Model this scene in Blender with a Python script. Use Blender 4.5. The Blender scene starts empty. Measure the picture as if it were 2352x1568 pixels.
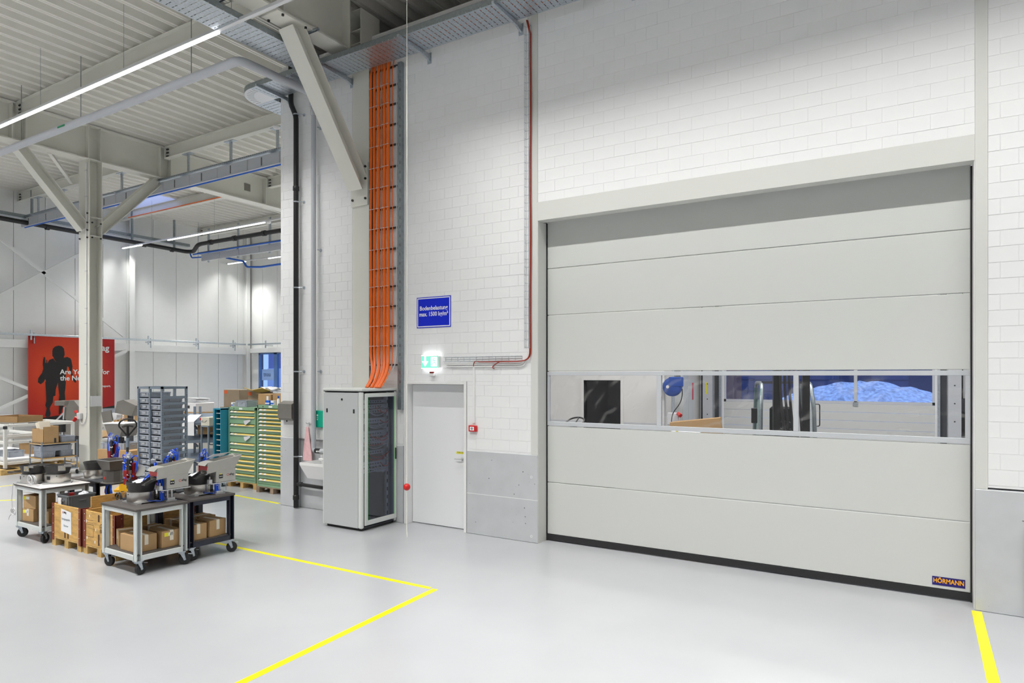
import bpy, math, random
from mathutils import Vector, Matrix
random.seed(7)
R = math.radians
SC = bpy.context.scene
COL = SC.collection

# ------------------------------------------------------------------ camera
F, HY, H = 1535.0, 862.0, 2.6                 # focal length in px, horizon row, eye height in m
TH = math.atan(F / 2494.0)
CT, ST = math.cos(TH), math.sin(TH)
cam_d = bpy.data.cameras.new('camera')
cam_d.sensor_width = 36.0
cam_d.lens = F / 2352 * 36
cam_d.shift_y = (HY - 784) / 2352
cam_d.clip_end = 300
cam = bpy.data.objects.new('camera', cam_d)
COL.objects.link(cam)
cam.location = (0, 0, H)
cam.rotation_euler = (R(90), 0, TH)
SC.camera = cam

def ray(x, y):
    a = (x - 1176) / F
    return (a * CT - ST, a * ST + CT, (HY - y) / F)
def fl(x, y, z=0.0):
    d = ray(x, y); t = (z - H) / d[2]; return Vector((d[0] * t, d[1] * t, z))
def py(x, y, Y):
    d = ray(x, y); t = Y / d[1]; return Vector((d[0] * t, Y, H + d[2] * t))
def px(x, y, X):
    d = ray(x, y); t = X / d[0]; return Vector((X, d[1] * t, H + d[2] * t))
def at(x, y, f):
    d = ray(x, y); return Vector((d[0] * f, d[1] * f, H + d[2] * f))

# ------------------------------------------------------------------ world, view
SC.view_settings.view_transform = 'Standard'
SC.view_settings.look = 'None'
SC.view_settings.gamma = 1.0
SC.view_settings.use_curve_mapping = False
SC.view_settings.exposure = 0.14
wd = bpy.data.worlds.new('dusk'); SC.world = wd; wd.use_nodes = True
bg = wd.node_tree.nodes['Background']
bg.inputs[0].default_value = (0.30, 0.46, 0.95, 1)
bg.inputs[1].default_value = 1.5

ROW_Z, ROW_Y = 8.12, 6.66
LAMP_W = 23.5            # watts per metre of luminaire
def lamp(name, loc, lx, watts, spread=118, ly=0.07, col=(1, 0.985, 0.955), tilt=0.0):
    d = bpy.data.lights.new(name, 'AREA'); d.shape = 'RECTANGLE'; d.size = lx; d.size_y = ly
    d.energy = watts; d.spread = R(spread); d.color = col
    o = bpy.data.objects.new(name, d); COL.objects.link(o); o.location = loc; o.rotation_euler = (tilt, 0, 0)
    return o

# ------------------------------------------------------------------ helpers
def tag(o, label=None, cat=None, group=None, kind=None):
    if label: o['label'] = label
    if cat: o['category'] = cat
    if group: o['group'] = group
    if kind: o['kind'] = kind
    return o
def empty(name, loc=(0, 0, 0), rz=0.0, label=None, cat=None, group=None, kind=None, parent=None):
    o = bpy.data.objects.new(name, None); COL.objects.link(o)
    o.location = loc; o.rotation_euler = (0, 0, rz); o.empty_display_size = 0.1
    if parent: o.parent = parent
    return tag(o, label, cat, group, kind)
def dup(root, loc=None, rz=None, label=None, group=None, parent=None):
    c = root.copy(); COL.objects.link(c)
    if parent is not None: c.parent = parent
    if loc is not None: c.location = loc
    if rz is not None: c.rotation_euler = (0, 0, rz)
    if label: c['label'] = label
    if group: c['group'] = group
    for ch in list(root.children): dup(ch, parent=c)
    return c

class MB:
    def __init__(s): s.v = []; s.f = []
    def add(s, vs, fs, M=None):
        n = len(s.v)
        s.v += [tuple(M @ Vector(v)) if M is not None else tuple(v) for v in vs]
        s.f += [tuple(i + n for i in f) for f in fs]
        return s
    def box(s, x0, x1, y0, y1, z0, z1, b=0.0, M=None):
        if x0 > x1: x0, x1 = x1, x0
        if y0 > y1: y0, y1 = y1, y0
        if z0 > z1: z0, z1 = z1, z0
        b = min(b, (x1 - x0) * .45, (y1 - y0) * .45, (z1 - z0) * .45)
        if b <= 0:
            vs = [(x, y, z) for x in (x0, x1) for y in (y0, y1) for z in (z0, z1)]
            fs = [(0, 1, 3, 2), (4, 6, 7, 5), (0, 4, 5, 1), (2, 3, 7, 6), (0, 2, 6, 4), (1, 5, 7, 3)]
            return s.add(vs, fs, M)
        vs = []; idx = {}
        for i, x in enumerate((x0, x1)):
            for j, y in enumerate((y0, y1)):
                for k, z in enumerate((z0, z1)):
                    sx, sy, sz = (1, -1)[i] * b, (1, -1)[j] * b, (1, -1)[k] * b
                    idx[i, j, k, 0] = len(vs); vs.append((x, y + sy, z + sz))
                    idx[i, j, k, 1] = len(vs); vs.append((x + sx, y, z + sz))
                    idx[i, j, k, 2] = len(vs); vs.append((x + sx, y + sy, z))
        I = lambda i, j, k, a: idx[i, j, k, a]
        fs = []
        def q(l, flip): fs.append(tuple(l[::-1]) if flip else tuple(l))
        for e in (0, 1):
            q([I(e,0,0,0), I(e,0,1,0), I(e,1,1,0), I(e,1,0,0)], e == 1)
            q([I(0,e,0,1), I(1,e,0,1), I(1,e,1,1), I(0,e,1,1)], e == 1)
            q([I(0,0,e,2), I(0,1,e,2), I(1,1,e,2), I(1,0,e,2)], e == 1)
        for i in (0, 1):
            for j in (0, 1):
                q([I(i,j,0,0), I(i,j,0,1), I(i,j,1,1), I(i,j,1,0)], (i + j) % 2 == 1)
                q([I(i,0,j,0), I(i,0,j,2), I(i,1,j,2), I(i,1,j,0)][::-1], (i + j) % 2 == 1) if False else q([I(i,0,j,0), I(i,1,j,0), I(i,1,j,2), I(i,0,j,2)], (i + j) % 2 == 1)
                q([I(0,i,j,1), I(0,i,j,2), I(1,i,j,2), I(1,i,j,1)], (i + j) % 2 == 1)
        for i in (0, 1):
            for j in (0, 1):
                for k in (0, 1):
                    q([I(i,j,k,0), I(i,j,k,2), I(i,j,k,1)], (i + j + k) % 2 == 1)
        return s.add(vs, fs, M)
    def bar(s, p0, p1, w, h, up=(0, 0, 1), b=0.0):
        """box beam from p0 to p1, w across, h along 'up'"""
        p0 = Vector(p0); p1 = Vector(p1); d = p1 - p0; L = d.length; d.normalize()
        u = Vector(up); x = d.cross(u)
        if x.length < 1e-5: u = Vector((1, 0, 0)); x = d.cross(u)
        x.normalize(); u = x.cross(d)
        M = Matrix((( x.x, d.x, u.x, p0.x), (x.y, d.y, u.y, p0.y), (x.z, d.z, u.z, p0.z), (0, 0, 0, 1)))
        return s.box(-w / 2, w / 2, 0, L, -h / 2, h / 2, b, M)
    def tube(s, pts, r, n=8, cap=True, closed=False):
        pts = [Vector(p) for p in pts]
        m = len(pts); rs = r if isinstance(r, (list, tuple)) else [r] * m
        prev = None; base = len(s.v)
        for i, p in enumerate(pts):
            if closed: t = pts[(i + 1) % m] - pts[i - 1]
            elif i == 0: t = pts[1] - p
            elif i == m - 1: t = p - pts[i - 1]
            else: t = (pts[i + 1] - p).normalized() + (p - pts[i - 1]).normalized()
            t.normalize()
            if prev is None:
                a = Vector((0, 0, 1)) if abs(t.z) < .9 else Vector((1, 0, 0))
                x = t.cross(a).normalized()
            else:
                x = prev - t * prev.dot(t)
                x = x.normalized() if x.length > 1e-6 else t.orthogonal().normalized()
            prev = x; y = t.cross(x)
            for k in range(n):
                an = 2 * math.pi * k / n
                s.v.append(tuple(p + (x * math.cos(an) + y * math.sin(an)) * rs[i]))
        for i in range(m - 1 + (1 if closed else 0)):
            j = (i + 1) % m
            for k in range(n):
                s.f.append((base + i * n + k, base + i * n + (k + 1) % n, base + j * n + (k + 1) % n, base + j * n + k))
        if cap and not closed:
            s.f.append(tuple(base + k for k in range(n))[::-1])
            s.f.append(tuple(base + (m - 1) * n + k for k in range(n)))
        return s
    def cyl(s, p0, p1, r0, r1=None, n=16):
        return s.tube([p0, p1], [r0, r0 if r1 is None else r1], n)
    def lathe(s, prof, n=24, M=None, cap=True):
        """prof: list of (r, z) round local Z"""
        vs = []; fs = []
        for r, z in prof:
            for k in range(n):
                a = 2 * math.pi * k / n; vs.append((r * math.cos(a), r * math.sin(a), z))
        for i in range(len(prof) - 1):
            for k in range(n):
                fs.append((i * n + k, i * n + (k + 1) % n, (i + 1) * n + (k + 1) % n, (i + 1) * n + k))
        if cap:
            if prof[0][0] > 1e-6: fs.append(tuple(range(n))[::-1])
            if prof[-1][0] > 1e-6: fs.append(tuple((len(prof) - 1) * n + k for k in range(n)))
        return s.add(vs, fs, M)
    def prism(s, poly, d0, d1, M=None):
        """poly of (a,b) extruded along local z from d0 to d1 ; M maps (a,b,z)"""
        n = len(poly)
        vs = [(a, b, d0) for a, b in poly] + [(a, b, d1) for a, b in poly]
        fs = [tuple(range(n))[::-1], tuple(range(n, 2 * n))] + [(i, (i + 1) % n, n + (i + 1) % n, n + i) for i in range(n)]
        return s.add(vs, fs, M)
    def ibeam(s, p0, p1, w, h, tf=.02, tw=.014, up=(0, 0, 1)):
        p0 = Vector(p0); p1 = Vector(p1); u = Vector(up).normalized()
        d = (p1 - p0).normalized(); u = (u - d * u.dot(d)).normalized()
        for sg in (-1, 1):
            o = u * (sg * (h - tf) / 2)
            s.bar(p0 + o, p1 + o, w, tf, up=u)
        s.bar(p0, p1, tw, h - 2 * tf, up=u)
        return s
    TINY = {'bolt', 'ribs', 'cable_tie', 'port', 'rivet', 'slot', 'rail_slot', 'print', 'stamp', 'paper_scrap', 'paint_mark', 'mortar_joint', 'label_card', 'brass_screw', 'cladding_joint', 'green_seal', 'side_seal', 'clip'}
    def build(s, name, mat, parent=None, smooth=False, loc=None, rz=None, label=None, cat=None, group=None, kind=None):
        me = bpy.data.meshes.new(name)
        me.from_pydata(s.v, [], s.f); me.validate(); me.update()
        import bmesh
        bm = bmesh.new(); bm.from_mesh(me); bmesh.ops.recalc_face_normals(bm, faces=bm.faces); bm.to_mesh(me); bm.free()
        if smooth:
            for p in me.polygons: p.use_smooth = True
            try:
                me.set_sharp_from_angle(angle=R(42))
            except Exception: pass
        if name in MB.TINY and parent is not None and kind is None: kind = 'stuff'
        if mat is not None: me.materials.append(mat)
        o = bpy.data.objects.new(name, me); COL.objects.link(o)
        if parent is not None: o.parent = parent
        if loc is not None: o.location = loc
        if rz is not None: o.rotation_euler = (0, 0, rz)
        return tag(o, label, cat, group, kind)

def arc(c, r, a0, a1, n, ax='xz'):
    out = []
    for i in range(n + 1):
        a = R(a0 + (a1 - a0) * i / n); u, v = r * math.cos(a), r * math.sin(a)
        c_ = Vector(c)
        out.append(c_ + (Vector((u, 0, v)) if ax == 'xz' else Vector((u, v, 0)) if ax == 'xy' else Vector((0, u, v))))
    return out
def bez(p0, p1, p2, p3, n=10):
    p0, p1, p2, p3 = map(Vector, (p0, p1, p2, p3)); o = []
    for i in range(n + 1):
        t = i / n; o.append(p0 * (1 - t) ** 3 + p1 * 3 * t * (1 - t) ** 2 + p2 * 3 * t * t * (1 - t) + p3 * t ** 3)
    return o

def text(name, body, size, mat, parent, loc, rot, align='LEFT', ext=0.0008, bold=0.0, sx=1.0):
    c = bpy.data.curves.new(name, 'FONT'); c.body = body; c.size = size; c.align_x = align; c.align_y = 'BOTTOM_BASELINE' if False else 'BOTTOM'
    c.extrude = ext; c.offset = bold; c.resolution_u = 3
    t = bpy.data.objects.new(name + '_c', c); COL.objects.link(t)
    bpy.context.view_layer.update()
    me = bpy.data.meshes.new_from_object(t.evaluated_get(bpy.context.evaluated_depsgraph_get()))
    bpy.data.objects.remove(t); bpy.data.curves.remove(c)
    me.name = name; me.materials.clear(); me.materials.append(mat)
    o = bpy.data.objects.new(name, me); COL.objects.link(o)
    if parent is not None: o.parent = parent
    o.location = loc; o.rotation_euler = rot; o.scale = (sx, 1, 1)
    return o
FACE_Y = (R(90), 0, 0)             # reads on a face that looks to -Y
FACE_X = (R(90), 0, R(90))         # reads on a face that looks to +X

# ------------------------------------------------------------------ materials
MATS = {}
def M(name, col=(.8, .8, .8), rough=.5, metal=0.0, var=0.0, vscale=4.0, bump=0.0, bscale=60.0, spec=.5, stretch=None, emit=None, estr=0.0, coat=0.0):
    if name in MATS: return MATS[name]
    m = bpy.data.materials.new(name); m.use_nodes = True
    nt = m.node_tree; b = nt.nodes['Principled BSDF']
    b.inputs['Base Color'].default_value = (*col, 1); b.inputs['Roughness'].default_value = rough
    b.inputs['Metallic'].default_value = metal; b.inputs['Specular IOR Level'].default_value = spec
    if coat: b.inputs['Coat Weight'].default_value = coat; b.inputs['Coat Roughness'].default_value = .1
    if emit: b.inputs['Emission Color'].default_value = (*emit, 1); b.inputs['Emission Strength'].default_value = estr
    tc = nt.nodes.new('ShaderNodeTexCoord'); mp = nt.nodes.new('ShaderNodeMapping')
    nt.links.new(tc.outputs['Object'], mp.inputs[0])
    if stretch: mp.inputs['Scale'].default_value = stretch
    if var:
        n = nt.nodes.new('ShaderNodeTexNoise'); n.inputs['Scale'].default_value = vscale; n.inputs['Detail'].default_value = 6
        nt.links.new(mp.outputs[0], n.inputs['Vector'])
        r = nt.nodes.new('ShaderNodeMapRange'); r.inputs[1].default_value = .3; r.inputs[2].default_value = .7
        r.inputs[3].default_value = 1 - var; r.inputs[4].default_value = 1 + var
        nt.links.new(n.outputs['Fac'], r.inputs[0])
        x = nt.nodes.new('ShaderNodeMix'); x.data_type = 'RGBA'; x.blend_type = 'MULTIPLY'; x.inputs[0].default_value = 1
        x.inputs[6].default_value = (*col, 1); nt.links.new(r.outputs[0], x.inputs[7]); nt.links.new(x.outputs[2], b.inputs['Base Color'])
    if bump:
        n2 = nt.nodes.new('ShaderNodeTexNoise'); n2.inputs['Scale'].default_value = bscale; n2.inputs['Detail'].default_value = 4
        nt.links.new(mp.outputs[0], n2.inputs['Vector'])
        bp = nt.nodes.new('ShaderNodeBump'); bp.inputs['Strength'].default_value = bump; bp.inputs['Distance'].default_value = .01
        nt.links.new(n2.outputs['Fac'], bp.inputs['Height']); nt.links.new(bp.outputs[0], b.inputs['Normal'])
    MATS[name] = m
    return m

m_block = M('white_block', (.83, .835, .84), .6, bump=.12, bscale=25, var=.015, vscale=2)
m_mortar = M('painted_mortar', (.82, .825, .83), .65, bump=.1, bscale=30)
m_steel = M('cream_steel', (.74, .735, .675), .45, var=.02, vscale=2)
m_deck = M('deck_steel', (.74, .73, .675), .42)
m_post = M('door_steel', (.66, .665, .635), .45)
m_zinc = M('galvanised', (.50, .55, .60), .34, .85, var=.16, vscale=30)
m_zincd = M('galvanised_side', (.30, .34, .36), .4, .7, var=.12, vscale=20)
m_black = M('black_plastic', (.012, .012, .013), .45)
m_rubber = M('rubber', (.018, .018, .02), .65)
m_white = M('white_paint', (.82, .82, .82), .4)
m_panel = M('wall_panel', (.83, .84, .825), .45, var=.01)
m_seam = M('seam_dark', (.12, .12, .12), .7)
m_led = M('led', (1, 1, 1), .5, emit=(1, .99, .97), estr=3.0)
m_rail = M('light_rail', (.72, .73, .75), .35)
m_gpipe = M('grey_pipe', (.50, .52, .56), .4)
m_orange = M('orange_cable', (.86, .16, .012), .42)
m_yg = M('yellow_green', (.55, .55, .03), .5)
m_redc = M('red_cable', (.34, .03, .01), .45)
m_blue = M('blue_hose', (.01, .09, .72), .3)
m_bluep = M('blue_pipe', (.01, .12, .60), .35)
m_signb = M('sign_blue', (.0, .018, .62), .35)
m_signw = M('sign_white', (.88, .88, .9), .4)
m_red = M('red_plastic', (.62, .012, .012), .3)
m_wood = M('plywood', (.60, .36, .11), .6, var=.22, vscale=7, stretch=(1, 1, 4), bump=.1, bscale=20)
m_pallet = M('pallet_wood', (.55, .36, .13), .75, var=.25, vscale=9, bump=.2, bscale=30)
m_palletd = M('pallet_grey', (.30, .22, .15), .8, var=.3, vscale=9, bump=.2, bscale=30)
m_card = M('cardboard', (.46, .29, .135), .8, var=.05, vscale=5)
m_cardd = M('cardboard_inner', (.34, .21, .095), .85, var=.05)
m_tape = M('paper_tape', (.80, .74, .62), .5)
m_paper = M('paper', (.85, .86, .88), .7)
m_ylab = M('yellow_label', (.85, .78, .03), .5)
m_rust = M('red_oxide', (.20, .035, .018), .55, var=.1)
m_bin = M('grey_bin', (.38, .41, .47), .45, var=.03)
m_bind = M('dark_bin', (.13, .14, .15), .5, var=.04)
m_rackg = M('rack_steel', (.23, .28, .345), .42, .2)
m_cartl = M('cart_light', (.62, .65, .64), .4, var=.03, vscale=8)
m_cartn = M('cart_navy', (.018, .022, .04), .42, var=.1)
m_mat = M('cart_mat', (.085, .075, .07), .6, var=.12, vscale=12)
m_ss = M('stainless', (.55, .53, .50), .28, 1.0, var=.05, vscale=5, stretch=(9, 9, .6))
m_ssd = M('stainless_dark', (.15, .14, .13), .36, .7, var=.08, vscale=4)
m_hop = M('bead_blasted', (.47, .46, .43), .45, .6, var=.04)
m_ssm = M('stainless_mid', (.27, .255, .235), .42, .5, var=.06)
m_bowl = M('bowl_black', (.035, .034, .034), .5, var=.1)
m_alu = M('aluminium', (.66, .67, .68), .35, .9)
m_redano = M('red_anodised', (.32, .012, .008), .3, .4)
m_green = M('cabinet_green', (.235, .40, .245), .42, var=.02)
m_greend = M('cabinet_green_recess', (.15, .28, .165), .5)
m_strip = M('label_strip', (.80, .60, .17), .45)
m_petrol = M('cabinet_petrol', (.02, .27, .42), .4)
m_petrold = M('cabinet_petrol_inner', (.012, .10, .16), .5)
m_first = M('first_aid_green', (.0, .42, .27), .4)
m_pink = M('pink_towel', (.80, .50, .52), .9, var=.08, vscale=14, bump=.4, bscale=60)
m_ceram = M('ceramic', (.88, .88, .88), .15, coat=.5)
m_conc = M('painted_concrete', (.53, .545, .565), .5, var=.05, vscale=3, bump=.1, bscale=14)
m_yline = M('yellow_tape', (.86, .78, .0), .35, var=.05, vscale=3)
m_cab = M('cabinet_grey', (.52, .545, .55), .42)
m_cabw = M('cabinet_light', (.70, .725, .70), .4)
m_greenline = M('green_edge', (.02, .45, .03), .4, emit=(.02, .5, .03), estr=.15)
m_patch = M('patch_panel', (.60, .62, .67), .4, .2)
m_wcable = M('white_cable', (.62, .62, .64), .5)
m_slate = M('dark_steel', (.06, .065, .075), .45, .4)
m_yjack = M('jack_yellow', (.80, .42, .0), .35)
m_wframe = M('white_frame', (.76, .76, .73), .4)
m_envelope = M('kraft_envelope', (.62, .44, .12), .7)
m_film = M('plastic_film', (.70, .71, .74), .2)
m_redpaper = M('red_folder', (.55, .02, .02), .5)
m_beige = M('beige_case', (.62, .60, .50), .5)
# ================================================================== SETTING
W = 9.02                      # the blockwork wall's face
XL, XR = -28.4, 9.0           # hall ends
YF, YB = -9.0, 21.3           # hall front (behind the camera) and back
ZD = 9.36                     # underside of the roof deck
DX0, DX1, DZ = -5.08, 0.475, 4.99       # sectional door opening
SX0, SX1, SZ = -7.73, -6.485, 2.45      # side door opening
PZ = 1.365                    # top of the concrete base
ND = bpy.data

def floor_mat():
    m = ND.materials.new('white_epoxy'); m.use_nodes = True; nt = m.node_tree; b = nt.nodes['Principled BSDF']
    tc = nt.nodes.new('ShaderNodeTexCoord')
    n = nt.nodes.new('ShaderNodeTexNoise'); n.inputs['Scale'].default_value = .7; n.inputs['Detail'].default_value = 8
    nt.links.new(tc.outputs['Object'], n.inputs['Vector'])
    cr = nt.nodes.new('ShaderNodeValToRGB'); cr.color_ramp.elements[0].position = .3; cr.color_ramp.elements[1].position = .7
    cr.color_ramp.elements[0].color = (.425, .436, .456, 1); cr.color_ramp.elements[1].color = (.455, .466, .484, 1)
    nt.links.new(n.outputs['Fac'], cr.inputs[0])
    # scuffs: thin dark specks
    v = nt.nodes.new('ShaderNodeTexNoise'); v.inputs['Scale'].default_value = 9; v.inputs['Detail'].default_value = 10; v.inputs['Roughness'].default_value = .75
    nt.links.new(tc.outputs['Object'], v.inputs['Vector'])
    mr = nt.nodes.new('ShaderNodeMapRange'); mr.inputs[1].default_value = .70; mr.inputs[2].default_value = .78; mr.inputs[3].default_value = 1; mr.inputs[4].default_value = .8
    nt.links.new(v.outputs['Fac'], mr.inputs[0])
    x = nt.nodes.new('ShaderNodeMix'); x.data_type = 'RGBA'; x.blend_type = 'MULTIPLY'; x.inputs[0].default_value = 1
    nt.links.new(cr.outputs[0], x.inputs[6]); nt.links.new(mr.outputs[0], x.inputs[7]); nt.links.new(x.outputs[2], b.inputs['Base Color'])
    rr = nt.nodes.new('ShaderNodeMapRange'); rr.inputs[3].default_value = .16; rr.inputs[4].default_value = .30
    nt.links.new(n.outputs['Fac'], rr.inputs[0]); nt.links.new(rr.outputs[0], b.inputs['Roughness'])
    b.inputs['Specular IOR Level'].default_value = .45
    return m
m_floor = floor_mat()
MB().box(XL - .2, XR + .2, YF - .2, YB + .2, -.2, 0).build('floor', m_floor, label='glossy white epoxy hall floor', cat='floor', kind='structure')

# ---- roof deck (trapezoid sheet, ribs along Y) with a rooflight opening
def deck_sheet(x0, x1, y0, y1, z=ZD):
    mb = MB(); pitch = .40; n = max(1, round((x1 - x0) / pitch)); p = (x1 - x0) / n; prof = []
    for i in range(n):
        a = x0 + i * p
        prof += [(a, z), (a + p * .10, z), (a + p * .12, z + .012), (a + p * .18, z + .012), (a + p * .20, z), (a + p * .30, z), (a + p * .42, z + .16), (a + p * .88, z + .16)]
    prof.append((x1, z)); k = len(prof)
    vs = [(x, y0, zz) for x, zz in prof] + [(x, y1, zz) for x, zz in prof]
    mb.add(vs, [(i, i + 1, k + i + 1, k + i) for i in range(k - 1)])
    mb.box(x0, x1, y0, y1, z + .2, z + .3)
    return mb
SK = (-27.6, -24.4, 13.3, 15.4)        # rooflight opening x0 x1 y0 y1
dk = MB()
for a in ((XL, SK[0], YF, YB + .2), (SK[1], XR + 1.0, YF, YB + .2), (SK[0], SK[1], YF, SK[2]), (SK[0], SK[1], SK[3], YB + .2)):
    q = deck_sheet(*a); dk.add(q.v, q.f)
roof = dk.build('ceiling', m_deck, label='cream trapezoidal steel roof deck', cat='ceiling', kind='structure')
m_sky = M('rooflight', (.5, .6, .9), .4, emit=(.42, .52, .95), estr=.95)
g = empty('window_1', (SK[0], SK[2], ZD), label='rectangular rooflight in the deck showing pale blue dusk', cat='skylight', kind='structure')
mb = MB(); sx, sy = SK[1] - SK[0], SK[3] - SK[2]
for a in ((0, .03, 0, sy), (sx - .03, sx, 0, sy), (0, sx, 0, .03), (0, sx, sy - .03, sy)): mb.box(*a, 0, .5)
mb.build('upstand', m_white, g)
for i in range(2): MB().box(i * sx / 2 + .01, (i + 1) * sx / 2 - .01, 0, sy, .5, .52).build('pane', m_sky, g)

m_offw = M('low_bounce_grey', (.36, .37, .38), .6)  # grey for the two unseen walls, darkened to cut bounced light
# ---- outer walls of the hall
lw = MB().box(XL - .25, XL - .04, YF - .2, YB + .2, 0, ZD + .2).build('wall_left', m_seam, label='far end wall of tall white insulated panels', cat='wall', kind='structure')
y = 11.284 - 1.045 * 5
pm = None
while y < YB - .1:
    y1 = min(y + 1.045, YB)
    q = MB().box(XL - .05, XL, .006, y1 - y - .006, 0, ZD + .15, .008).build('panel', m_panel, lw, loc=(0, y, 0)); y = y1
MB().box(XL - .05, XL, YF, 11.284 - 1.045 * 5, 0, ZD + .1).build('panel', m_panel, lw)
WN = (-27.6, -25.0, 1.95, 3.68)        # window in the back wall
bw = MB()
for a in ((XL - .2, WN[0], 0, ZD + .2), (WN[1], -11.02 + .3, 0, ZD + .2), (WN[0], WN[1], 0, WN[2]), (WN[0], WN[1], WN[3], ZD + .2)):
    bw.box(a[0], a[1], YB + .04, YB + .25, a[2], a[3])
bwo = bw.build('wall_rear', m_seam, label='rear hall wall of white insulated panels with a window', cat='wall', kind='structure')
x = XL
while x < -11.1:
    x1 = min(x + 1.06, -10.72)
    mbx = MB()
    for z0, z1 in ((0, WN[2]), (WN[3], ZD + .15)): mbx.box(x + .006, x1 - .006, YB, YB + .05, z0, z1, .006)
    for c0, c1 in ((x, min(x1, WN[0])), (max(x, WN[1]), x1)):
        if c1 - c0 > .02: mbx.box(c0 + .006, c1 - .006, YB, YB + .05, WN[2], WN[3])
    mbx.build('panel', m_panel, bwo); x = x1
MB().box(-10.95, -10.72, W + .3, YB + .25, 0, ZD + .2).build('wall_bay', m_panel, label='white wall closing the rear bay behind the blockwork', cat='wall', kind='structure')
MB().box(XR, XR + 1.0, YF - .2, W + .3, 0, ZD + .2).build('wall_right', m_offw, label='unseen hall wall out of frame right, greyed to cut bounce', cat='wall', kind='structure')
MB().box(XL - .2, XR + 1.0, YF - .25, YF, 0, ZD + .2).build('wall_front', m_offw, label='unseen hall wall behind the viewpoint, greyed to cut bounce', cat='wall', kind='structure')

# rear window
def glass_mat(name, tint=(.9, .93, .95), gloss=.06, rough=.03, smear=0.0, smear_col=(.62, .62, .60)):
    m = ND.materials.new(name); m.use_nodes = True; nt = m.node_tree; nt.nodes.remove(nt.nodes['Principled BSDF'])
    out = nt.nodes['Material Output']
    t = nt.nodes.new('ShaderNodeBsdfTransparent'); t.inputs[0].default_value = (*tint, 1)
    gl = nt.nodes.new('ShaderNodeBsdfGlossy'); gl.inputs['Roughness'].default_value = rough
    mx = nt.nodes.new('ShaderNodeMixShader'); mx.inputs[0].default_value = gloss
    nt.links.new(t.outputs[0], mx.inputs[1]); nt.links.new(gl.outputs[0], mx.inputs[2]); last = mx
    if smear:
        tc = nt.nodes.new('ShaderNodeTexCoord'); wv = nt.nodes.new('ShaderNodeTexWave'); wv.wave_type = 'RINGS'; wv.rings_direction = 'Y'
        wv.inputs['Scale'].default_value = 1.1; wv.inputs['Distortion'].default_value = 14; wv.inputs['Detail'].default_value = 3; wv.inputs['Detail Scale'].default_value = .8
        nz = nt.nodes.new('ShaderNodeTexNoise'); nz.inputs['Scale'].default_value = 2.6
        nt.links.new(tc.outputs['Object'], wv.inputs['Vector']); nt.links.new(tc.outputs['Object'], nz.inputs['Vector'])
        a = nt.nodes.new('ShaderNodeMapRange'); a.inputs[1].default_value = .80; a.inputs[2].default_value = 1.0; a.inputs[4].default_value = smear
        b = nt.nodes.new('ShaderNodeMapRange'); b.inputs[1].default_value = .42; b.inputs[2].default_value = .65
        nt.links.new(wv.outputs['Fac'], a.inputs[0]); nt.links.new(nz.outputs['Fac'], b.inputs[0])
        mu = nt.nodes.new('ShaderNodeMath'); mu.operation = 'MULTIPLY'; nt.links.new(a.outputs[0], mu.inputs[0]); nt.links.new(b.outputs[0], mu.inputs[1])
        ad = nt.nodes.new('ShaderNodeMath'); ad.operation = 'ADD'; ad.inputs[1].default_value = .004; nt.links.new(mu.outputs[0], ad.inputs[0])
        df = nt.nodes.new('ShaderNodeBsdfDiffuse'); df.inputs[0].default_value = (*smear_col, 1)
        m2 = nt.nodes.new('ShaderNodeMixShader'); nt.links.new(ad.outputs[0], m2.inputs[0]); nt.links.new(last.outputs[0], m2.inputs[1]); nt.links.new(df.outputs[0], m2.inputs[2]); last = m2
    nt.links.new(last.outputs[0], out.inputs[0]); return m
m_glass = glass_mat('window_glass')
m_acryl = glass_mat('scratched_acrylic', (.96, .96, .97), .03, .05, .13)
m_smoke = glass_mat('smoked_glass', (.62, .65, .72), .07, .02)
g = empty('window_2', (WN[0], YB, WN[2]), label='tall blue-framed window in the rear wall beyond the boxes', cat='window', kind='structure')
sx, sz = WN[1] - WN[0], WN[3] - WN[2]
m_winb = M('window_blue', (.10, .22, .50), .35)
mb = MB()
for a in ((0, .12, 0, sz), (1.12, 1.34, 0, sz), (sx - .1, sx, 0, sz), (0, sx, 0, .08), (0, sx, sz - .06, sz)): mb.box(a[0], a[1], -.03, .09, a[2], a[3])
mb.build('frame', m_winb, g)
for a, b in ((.12, 1.12), (1.34, sx - .1)): MB().box(a, b, .03, .045, .08, sz - .06).build('pane', m_glass, g)
text('lettering', 'tnau', .30, M('letter_navy', (.02, .04, .14), .5), g, (.30, .022, .55), FACE_Y)
MB().box(.13, 1.1, .06, .07, .42, .95).build('sign_band', M('sign_pale', (.35, .50, .80), .5, emit=(.3, .45, .8), estr=.25), g)

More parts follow.
